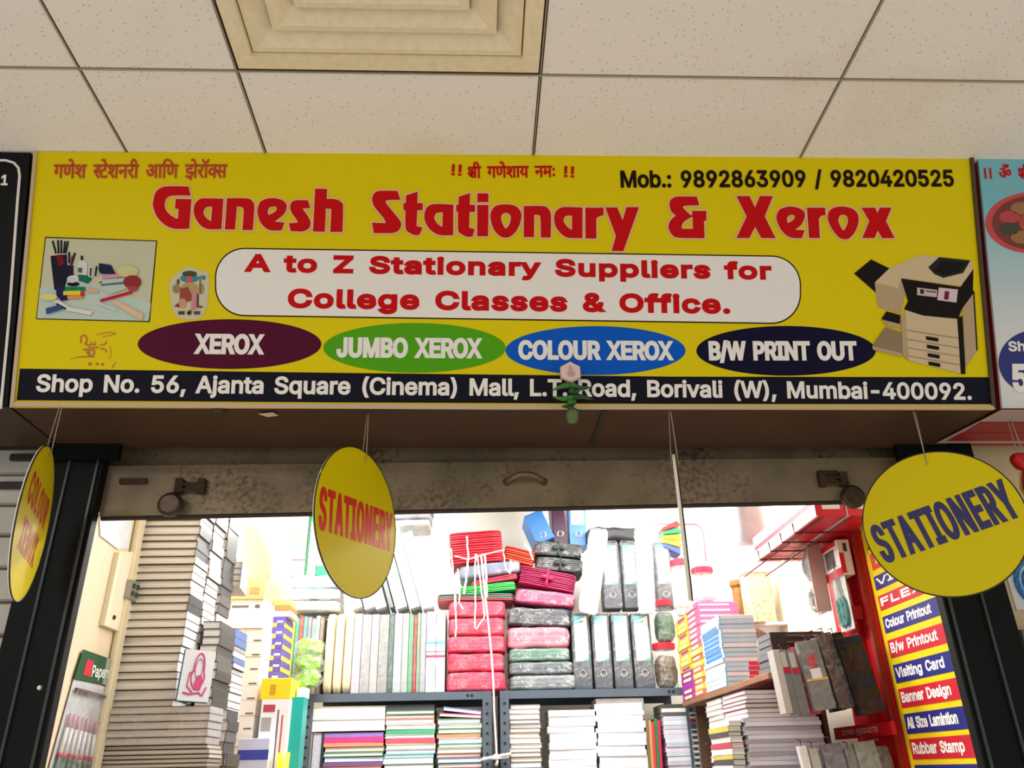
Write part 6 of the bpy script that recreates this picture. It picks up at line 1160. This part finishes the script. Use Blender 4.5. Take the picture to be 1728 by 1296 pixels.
# ------------------------------------------------------------------ books and pads on the board below
zl = ZW-.43+.001
def low(label, x0, x1, y0, y1, z1, hs, cols, seed, grp, page=m_pagew, spine='y', nm='notebook', fan_=0, jit=.006, zb=None):
    r_ = random.Random(seed); zc = z1; i = 0; zb = zl if zb is None else zb
    L = []
    while zc-zb > .006: h = min(r_.choice(hs), zc-zb); L.append((zc-h, zc)); zc -= h
    for i, (a, b) in enumerate(L):
        o = r_.uniform(-jit, jit); c, w_ = cols[i % len(cols)]
        book(label % (w_, nth(i)), x0+o, x1+o*.5, y0+abs(o), y1, a+.0003, b-.0003, mat(c, .5, var=.08, scale=20), page, spine, grp, r_.uniform(-.02, .02)-fan_*i/len(L), nm, 'notebook', ct=.0012)
DR = [((130, 50, 84), 'plum'), ((226, 206, 214), 'pinkish'), ((110, 44, 76), 'dark plum'), ((140, 60, 90), 'wine')]
yL = 2.50; xq0 = atY(1257, 1180, yL).x; xq1 = atY(1372, 1180, yL).x
zmid = atY(1310, 1210, yL).z
low('%s notebook, %s in the plum pile below the side shelf', xq0, xq1, yL, yL+.24, atY(1310, 1163, yL).z, (.013, .014, .012), DR, 3, 'plum notebooks', spine='x', zb=zmid)
GP = [((206, 200, 210), 'grey'), ((226, 222, 228), 'pale grey'), ((170, 162, 176), 'mauve-grey')]
low('%s writing pad, %s in the fanned pile under the plum notebooks', xq0-.01, xq1+.01, yL-.005, yL+.26, zmid-.0006, (.011, .012), GP, 4, 'fanned writing pads', nm='writing_pad', spine='y', page=mat((206, 196, 206), .75, var=.12, scale=140))
xm0, xm1 = XS+.015, xq0-.008; 
low('%s exercise book, %s in the white pile beside the plum notebooks', XS+.012, XS+.20, yL+.27, yL+.50, zt(1212, 1166, yL+.27), (.014, .016, .012), [((236, 234, 236), 'white'), ((222, 220, 226), 'pale'), ((196, 190, 196), 'grey')], 5, 'white exercise books', nm='exercise_book', spine='x')
low('%s exercise book, %s in the far white pile below the side shelf', XS+.015, XS+.19, yL+.53, yL+.75, zt(1185, 1178, yL+.53), (.016, .018), [((240, 238, 240), 'white'), ((206, 204, 210), 'grey'), ((230, 226, 226), 'off-white')], 6, 'far white exercise books', nm='exercise_book', spine='x')
low('%s booklet, %s in the narrow column below the side shelf', xq0-.052, xq0-.012, yL+.02, yL+.24, atY(1245, 1215, yL).z, (.016, .013), [((236, 232, 232), 'white'), ((206, 190, 80), 'yellow'), ((60, 50, 54), 'dark'), ((230, 228, 230), 'pale'), ((190, 50, 70), 'red')], 7, 'booklets at the edge', nm='booklet', spine='w', jit=.004)
# small patterned boxes and a silvery bag at the back corner
boxcol('small patterned box, %s beside the spiral notebooks', 1165, 1190, 1202, YP-.02, .022, .14, lambda i: (mat(((226, 224, 226), (214, 60, 120), (60, 90, 160), (200, 206, 196))[i % 4 if i < 4 else 0], .5), [('f', .0, .35, .2, .8, mat((60, 66, 64), .5)), ('f', .5, .95, .15, .85, mat((150, 156, 150), .5))]), 'small patterned boxes', zb=zl2+.001)
sb = thing('plastic_bag', 'silvery crumpled plastic bag in the corner behind the exercise books', 'bag', (atY(1197, 1250, YP-.06).x, YP-.06, zl2+.001)); MB().lump((-.034, 0, 0), (.02, .10, atY(1190, 1170, YP-.06).z-zl2-.03), 4, .014, 7, (10,)*3, sc=22).build('bag_film', mat((150, 156, 150), .2, .2, var=.5, scale=30), sb, smooth=True)
# ------------------------------------------------------------------ right wall: red display rack, banner and hanging goods
def wr(px, py, X=None): return atX(px, py, XR-.012 if X is None else X)
m_rk = mat((206, 14, 26), .35); m_rk2 = mat((236, 70, 76), .4)
yb0 = 2.41                                    # left edge of the banner
rk = thing('display_rack', 'red product display rack on the right wall', 'rack', (XR, 2.7, 0)); O = Vector((XR, 2.7, 0))
zr0, zr1 = H-.35, wr(1440, 880).z+.03; yr1 = wr(1345, 1000).y
MB().box((-.014, yb0+.01-2.7, zr0), (-.004, 2.70-2.7, zr1)).build('back_panel', m_rk, rk)
MB().box((-.030, yb0+.012-2.7, zr0), (-.012, yb0+.030-2.7, zr1)).build('side_channel', mat((150, 12, 20), .35), rk); MB().box((-.030, yb0+.10-2.7, zr0), (-.014, yb0+.155-2.7, zr1-.05)).build('side_channel', m_rk, rk)
def strip(px0, px1, py0, py1, txt, slope, X=XR-.05):
    a = wr(px0, py1+slope, X)-O; b = wr(px1, py1, X)-O; ztop = wr(px1, py0, X).z; y0_, y1_ = a.y, b.y; zb = (a.z+b.z)/2; mb = MB()
    mb.box((X-XR, min(y0_, y1_), zb), (X-XR+.012, max(y0_, y1_), ztop)); s = mb.build('header_strip', m_rk, rk)
    mb = MB(); w = abs(y1_-y0_)*.62; put(mb, line2d(txt), Vector((X-XR, max(y0_, y1_)-abs(y1_-y0_)*.16, zb+(ztop-zb)*.3)), Vector((0, -1, 0)), Vector((0, 0, 1)), w, (ztop-zb)*.42, .0006, 0, Vector((-.0006, 0, 0)), CAP); mb.build('lettering', mat((250, 214, 214), .4), s)
strip(1386, 1446, 1052, 1066, 'TOP PRODUCTS', 15); strip(1410, 1507, 1216, 1238, 'OTHER PRODUCTS', 12)
p = wr(1448, 1040)-O; MB().box((-.05, p.y-.04, p.z-.015), (-.015, p.y+.03, p.z+.025)).build('tag_block', m_rk2, rk)
# wire basket with two long boxes
Xb0 = .985; pA = atX(1377, 868, Xb0); pB = atX(1287, 944, Xb0); zb = (pA.z+pB.z)/2
mb = MB(); zq = zb-.0045
for k in range(4):
    y = pA.y+.16+.34*k/3; mb.tube([(XR-.013-XR, y-2.7, zq), (Xb0-.008-XR, y-2.7, zq), (Xb0-.010-XR, y-2.7, zq+.03)], .0028, 6)
for x in (Xb0+.02, Xb0+.10): mb.tube([(x-XR, pA.y-2.7, zq+(.03 if x < Xb0 else 0)), (x-XR, 3.0-2.7, zq+(.03 if x < Xb0 else 0))], .0028, 6)
note(mb.build('wire_basket', mat((110, 10, 16), .5), rk), 'red wire basket')
m_rb = mat((214, 20, 50), .4); m_wb = mat((240, 238, 240), .4)
for k, (xa_, xb_, nm) in enumerate(((Xb0, Xb0+.088, 'left'), (Xb0+.094, XR-.034, 'right'))):
    carton('long_box', 'long red and white box in the wire basket, %s one of the pair' % nm, xa_, xb_, pA.y, pA.y+.56, zb+.001, zb+.085, m_rb, [('f', .25, .85, .25, .75, m_wb), ('f', .45, .66, .4, .62, m_rb), ('w', 0, 1, 0, .42, m_wb), ('w', 0, 1, .60, 1, m_wb), ('b', .0, .08, 0, 1, mat((236, 190, 196), .4))], 'long red and white boxes')
px_, pz_ = atX(1318, 850, 1.03), 0
gb = thing('grey_pouch', 'grey plastic pouch hanging above the long white boxes', 'pouch', (1.02, 2.92, zb+.09)); MB().lump((-.06, -.05, 0), (.06, .05, .22), 3.5, .006, 12, (8,)*3).build('pouch', mat((186, 194, 200), .4, var=.1, scale=30), gb, smooth=True)
# small white corner shelf with gilded pieces
cs = thing('corner_shelf', 'small white bracket shelf on the right wall', 'shelf', (XR, 3.30, 0)); p = atX(1290, 1052, 1.10); zc = p.z
mb = MB(); mb.slab([(-.001, -.14, zc), (-.001, .14, zc), (-.09, .12, zc), (-.15, .02, zc), (-.15, -.03, zc), (-.08, -.13, zc)], (0, 0, .010)); mb.build('board', m_wb, cs)
for y in (-.07, .07): MB().slab([(-.001, y, zc), (-.10, y, zc), (-.001, y, zc-.06)], (0, .006, 0)).build('bracket', m_wb, cs)
lb = thing('lace_box', 'tall beige patterned box standing on the small white bracket shelf', 'box', (1.12, 3.22, zc+.010)); MB().box((-.05, -.05, 0), (.045, .05, .20)).build('box', mat((206, 190, 156), .5, var=.45, scale=90), lb, bevel=.003); MB().box((-.054, -.054, .196), (.049, .054, .204)).build('lid', m_wb, lb)
gc = thing('gilt_column', 'brown and gold column ornament beside the patterned box', 'ornament', (1.09, 3.36, zc+.010)); MB().lathe([(.001, 0), (.035, 0), (.035, .02), (.026, .03), (.026, .17), (.034, .18), (.034, .20), (.001, .20)], (0, 0, 0), 18).build('column', mat((150, 110, 60), .35, .3, var=.4, scale=60), gc, smooth=False)
# blister packs
def hook(t, z, x0=-.001, x1=-.12, y=0): return MB().tube([(x0+.0, y, z), (x1, y, z-.001), (x1-.004, y, z+.006)], .0022, 6).build('hook', mat((170, 40, 50), .3, .4), t)
def wthing(name, label, cat, px, py, X, grp=None): return thing(name, label, cat, atX(px, py, X), (0, 0, 0), grp)
t = wthing('blister_pack', 'clear blister pack with a grey tape dispenser hanging on the right wall', 'pack', 1392, 1034, 1.12)
MB().box((0, -.055, 0), (.002, .055, .215)).build('backing_card', mat((206, 170, 160), .5), t); MB().box((-.045, -.055, -.004), (.0, -.050, .215)).build('card_side', mat((200, 160, 150), .4), t)
mb = MB(); P = [(-.022, .034*math.cos(a), .045+.034*math.sin(a)) for a in [2*PI*k/24 for k in range(24)]]; mb.tube(P, .010, 8, 0, True); mb.build('tape_roll', mat((150, 142, 120), .4), t, smooth=True)
mb = MB(); mb.lump((-.036, -.032, .10), (-.004, .034, .20), 3, .010, 4, (7,)*3, sc=30); mb.build('dispenser', mat((110, 120, 122), .35, var=.3, scale=30), t, smooth=True)
MB().lump((-.040, -.052, .0), (.0, .052, .23), 6, .003, 5, (8,)*3).build('bubble', m_film2, t)
t = wthing('scissors_pack', 'white card with teal-handled scissors hanging on the rack', 'pack', 1432, 1064, 1.13); o_ = t.location
hh = atX(1420, 935, 1.13).z-o_.z
MB().box((0, -.045, 0), (.002, .050, hh)).build('backing_card', mat((214, 220, 216), .5), t)
mb = MB()
for s in (-1, 1): mb.tube([(-.006, .014*s+.015*math.cos(a), .055+.040*math.sin(a)) for a in [2*PI*k/18 for k in range(18)]], .006, 8, 0, True)
mb.build('scissor_handle', mat((30, 130, 120), .3), t, smooth=True); mb = MB()
for s in (-1, 1): mb.slab([(-.004, .010*s, .09), (-.004, .018*s, .09), (-.004, .0, .22), (-.004, -.004*s, .20)], (-.002, 0, 0))
mb.build('scissor_blade', mat((190, 196, 200), .2, .9), t); MB().lump((-.018, -.035, .005), (0, .035, hh*.9), 6, .003, 6, (7,)*3).build('bubble', m_film, t)
Xs = 1.125; a0 = atX(1413, 975, Xs); a1 = atX(1403, 912, Xs); b0 = atX(1452, 962, Xs+.05)
carton('box', 'red and white product box with round dark window beside the yellow banner', Xs, XR-.036, yb0+.03, yb0+.17, a0.z, a0.z+.11, m_wb, [('w', 0, 1, .0, .22, m_rb), ('w', .1, .9, .86, 1, m_rb), ('f', .0, .38, .05, .62, m_rb), ('w', .25, .75, .30, .80, mat((90, 80, 84), .4)), ('f', .42, .72, .66, .9, mat((70, 66, 40), .4))], None)
# hanging pen packs in the middle row
m_gk = mat((120, 122, 122), .45, var=.1, scale=30); m_gl = mat((190, 186, 180), .45); m_rd = mat((196, 20, 60), .4); m_yw = mat((226, 190, 30), .45); m_bk2 = mat((16, 18, 22), .12, var=.2, scale=30, bump=.3); m_nv = mat((34, 42, 60), .15, var=.3, scale=30, bump=.3); m_bn = mat((70, 44, 30), .45, var=.3, scale=20)
def pen_pack(label, px0, px1, pt, pb, Y, m, lab=None, dep=.012, tilt=0, film=True, yaw=0, band=None, grp='hanging pen packs'):
    x0, x1, z0, z1 = px4(px0, px1, pt, pb, Y); w = (x1-x0)/2; h = z1-z0; t = thing('pen_pack', label, 'pack', ((x0+x1)/2, Y, z0), (0, tilt, yaw), grp)
    MB().box((-w, 0, 0), (w, dep, h)).build('pack', m, t, bevel=.0015)
    if lab:
        MB().box((-w*.8, -.0012, h*.73), (w*.5, 0, h*.97)).build('price_label', lab, t); MB().box((-w*.9, -.0014, h*.64), (w*.7, 0, h*.72)).build('emblem', m_rd, t)
    if band: MB().box((-w*1.01, -.0013, h*.42), (w*1.01, 0, h*.45)).build('band', m_yw, t)
    if film and m not in (m_bk2, m_nv): MB().lump((-w-.002, -.004, 0), (w+.002, dep+.002, h), 10, .002, int(px0), (6,)*3).build('clear_sleeve', m_film, t)
    mb = MB(); mb.tube([(0, dep*.5, h), (.002, dep*.5, h+.015), (.012, dep*.5+.05, h+.018)], .0018, 6); mb.build('hook', mat((120, 30, 40), .3, .5), t); return t
pen_pack('slim grey hanging pack at the left end of the middle row', 1318, 1330, 1096, 1204, 2.400, m_gl, None, 0.050, -.06, False)
pen_pack('slim grey pack with pale label and red emblem, first of two', 1330, 1344, 1096, 1206, 2.400, m_gk, m_gl, 0.024, -.08, False)
pen_pack('slim grey pack with pale label and red emblem, second of two', 1345, 1359, 1097, 1207, 2.395, m_gk, m_gl, 0.024, -.08, False)
pen_pack('crimson hanging pack behind the wide grey pack', 1352, 1378, 1090, 1206, 2.432, m_rd, None, 0.026, -.09, True, 0, True)
wd_ = pen_pack('wide grey hanging pack with red emblem and yellow band', 1366, 1402, 1080, 1198, 2.402, m_gk, None, 0.020, -.12, True, 0, True)
MB().box((-.012, -.0016, .115), (.010, 0, .150)).build('emblem', m_rd, wd_); MB().box((-.014, -.0016, .085), (.016, 0, .112)).build('price_label', m_wb, wd_)
pen_pack('dark clear-fronted pack right of the wide grey pack', 1393, 1418, 1070, 1200, 2.432, m_nv, m_gl, 0.026, -.16)
pen_pack('brown-carded pack in the middle of the hanging row', 1408, 1432, 1066, 1196, 2.400, m_bn, None, 0.026, -.15)
pen_pack('black clear-fronted pack with a green corner', 1424, 1452, 1066, 1192, 2.432, m_bk2, None, 0.026, -.16)
pen_pack('large black glossy pack at the right end of the hanging row', 1440, 1484, 1072, 1204, 2.378, m_bk2, None, 0.040, -.15)
# lowest row, cut by the bottom of the photo
for px0, px1, pt, m, nm in ((1362, 1376, 1258, m_wb, 'white'), (1380, 1394, 1262, m_gl, 'cream'), (1402, 1436, 1254, mat((120, 116, 140), .4, var=.3, scale=30), 'grey-violet'), (1440, 1456, 1262, m_gk, 'grey'), (1458, 1494, 1250, mat((150, 156, 150), .4, var=.4, scale=40), 'pale green-grey'), (1494, 1514, 1258, mat((90, 80, 70), .4, var=.4, scale=40), 'brown-grey')):
    pen_pack('%s clear hanging pack in the lowest row under OTHER PRODUCTS' % nm, px0, px1, pt, 1350, 2.43, m, None, .02, -.10, True, grp='packs in the lowest row')
# ------------------------------------------------------------------ the price banner
Yn = 1.90
bn = thing('banner', 'yellow banner listing print services in red and blue rows by the right post', 'banner', (XR-.002, (Yn+yb0)/2, 0)); OB = Vector((XR-.002, (Yn+yb0)/2, 0))
zt0 = wr(1458, 892, XR).z; MB().box((-.004, Yn-OB.y, H-.5), (0, yb0-OB.y, zt0)).build('sheet', mat((244, 214, 10), .4), bn)
m_rw = [mat((36, 40, 130), .4), mat((206, 30, 50), .4)]
def bz(px, py): return wr(px, py, XR-.006).z
RW = [(1477, 973, 998, 0, 'VINYL', 1), (1485, 1005.5, 1032, 1, 'FLEX', 1), (1491, 1041, 1071, 0, 'Colour Printout', 0), (1501, 1080, 1112, 1, 'B/w Printout', 0), (1513, 1121, 1153.5, 0, 'Visiting Card', 0), (1521, 1162, 1195.5, 1, 'Banner Design', 0), (1534, 1204, 1239, 0, 'All Size Lamintion', 0), (1541, 1247, 1282, 1, 'Rubbar Stamp', 0), (1546, 1291, 1325, 0, 'Lamination', 0)]
yt0 = yb0-.022; yt1 = 2.115
for px, pt, pb, c, txt, wide in RW:
    za, zb_ = bz(px, pb), bz(px, pt)
    r = MB().box((-.0052, Yn-OB.y+.01, za), (-.0040, yt0-OB.y, zb_)).build('row', m_rw[c], bn)
    if txt == 'Lamination': continue
    mb = MB(); wdt = (yt0-.012)-yt1 if not wide else ((yt0-.012)-yt1)*(1.15 if txt == 'VINYL' else .98)
    put(mb, line2d(txt), Vector((-.0052, yt0-.012-OB.y, za+(zb_-za)*.26)), Vector((0, -1, 0)), Vector((0, 0, 1)), wdt, (zb_-za)*.56, .0017, 0, Vector((-.0006, 0, 0)), CAP); mb.build('lettering', m_wht, r)
for txt, px, pt, pb, m in (('XEROX', 1463, 902, 930, mat((24, 20, 16), .4)), ('DTP', 1468, 935, 966, mat((226, 70, 30), .4))):
    za, zb_ = bz(px, pb), bz(px, pt); mb = MB(); put(mb, line2d(txt), Vector((-.0044, yt0-.004-OB.y, za)), Vector((0, -1, 0)), Vector((0, 0, 1)), .32 if txt == 'XEROX' else .28, zb_-za, .005, 0, Vector((-.0006, 0, 0)), CAP); mb.build('lettering', m, bn)
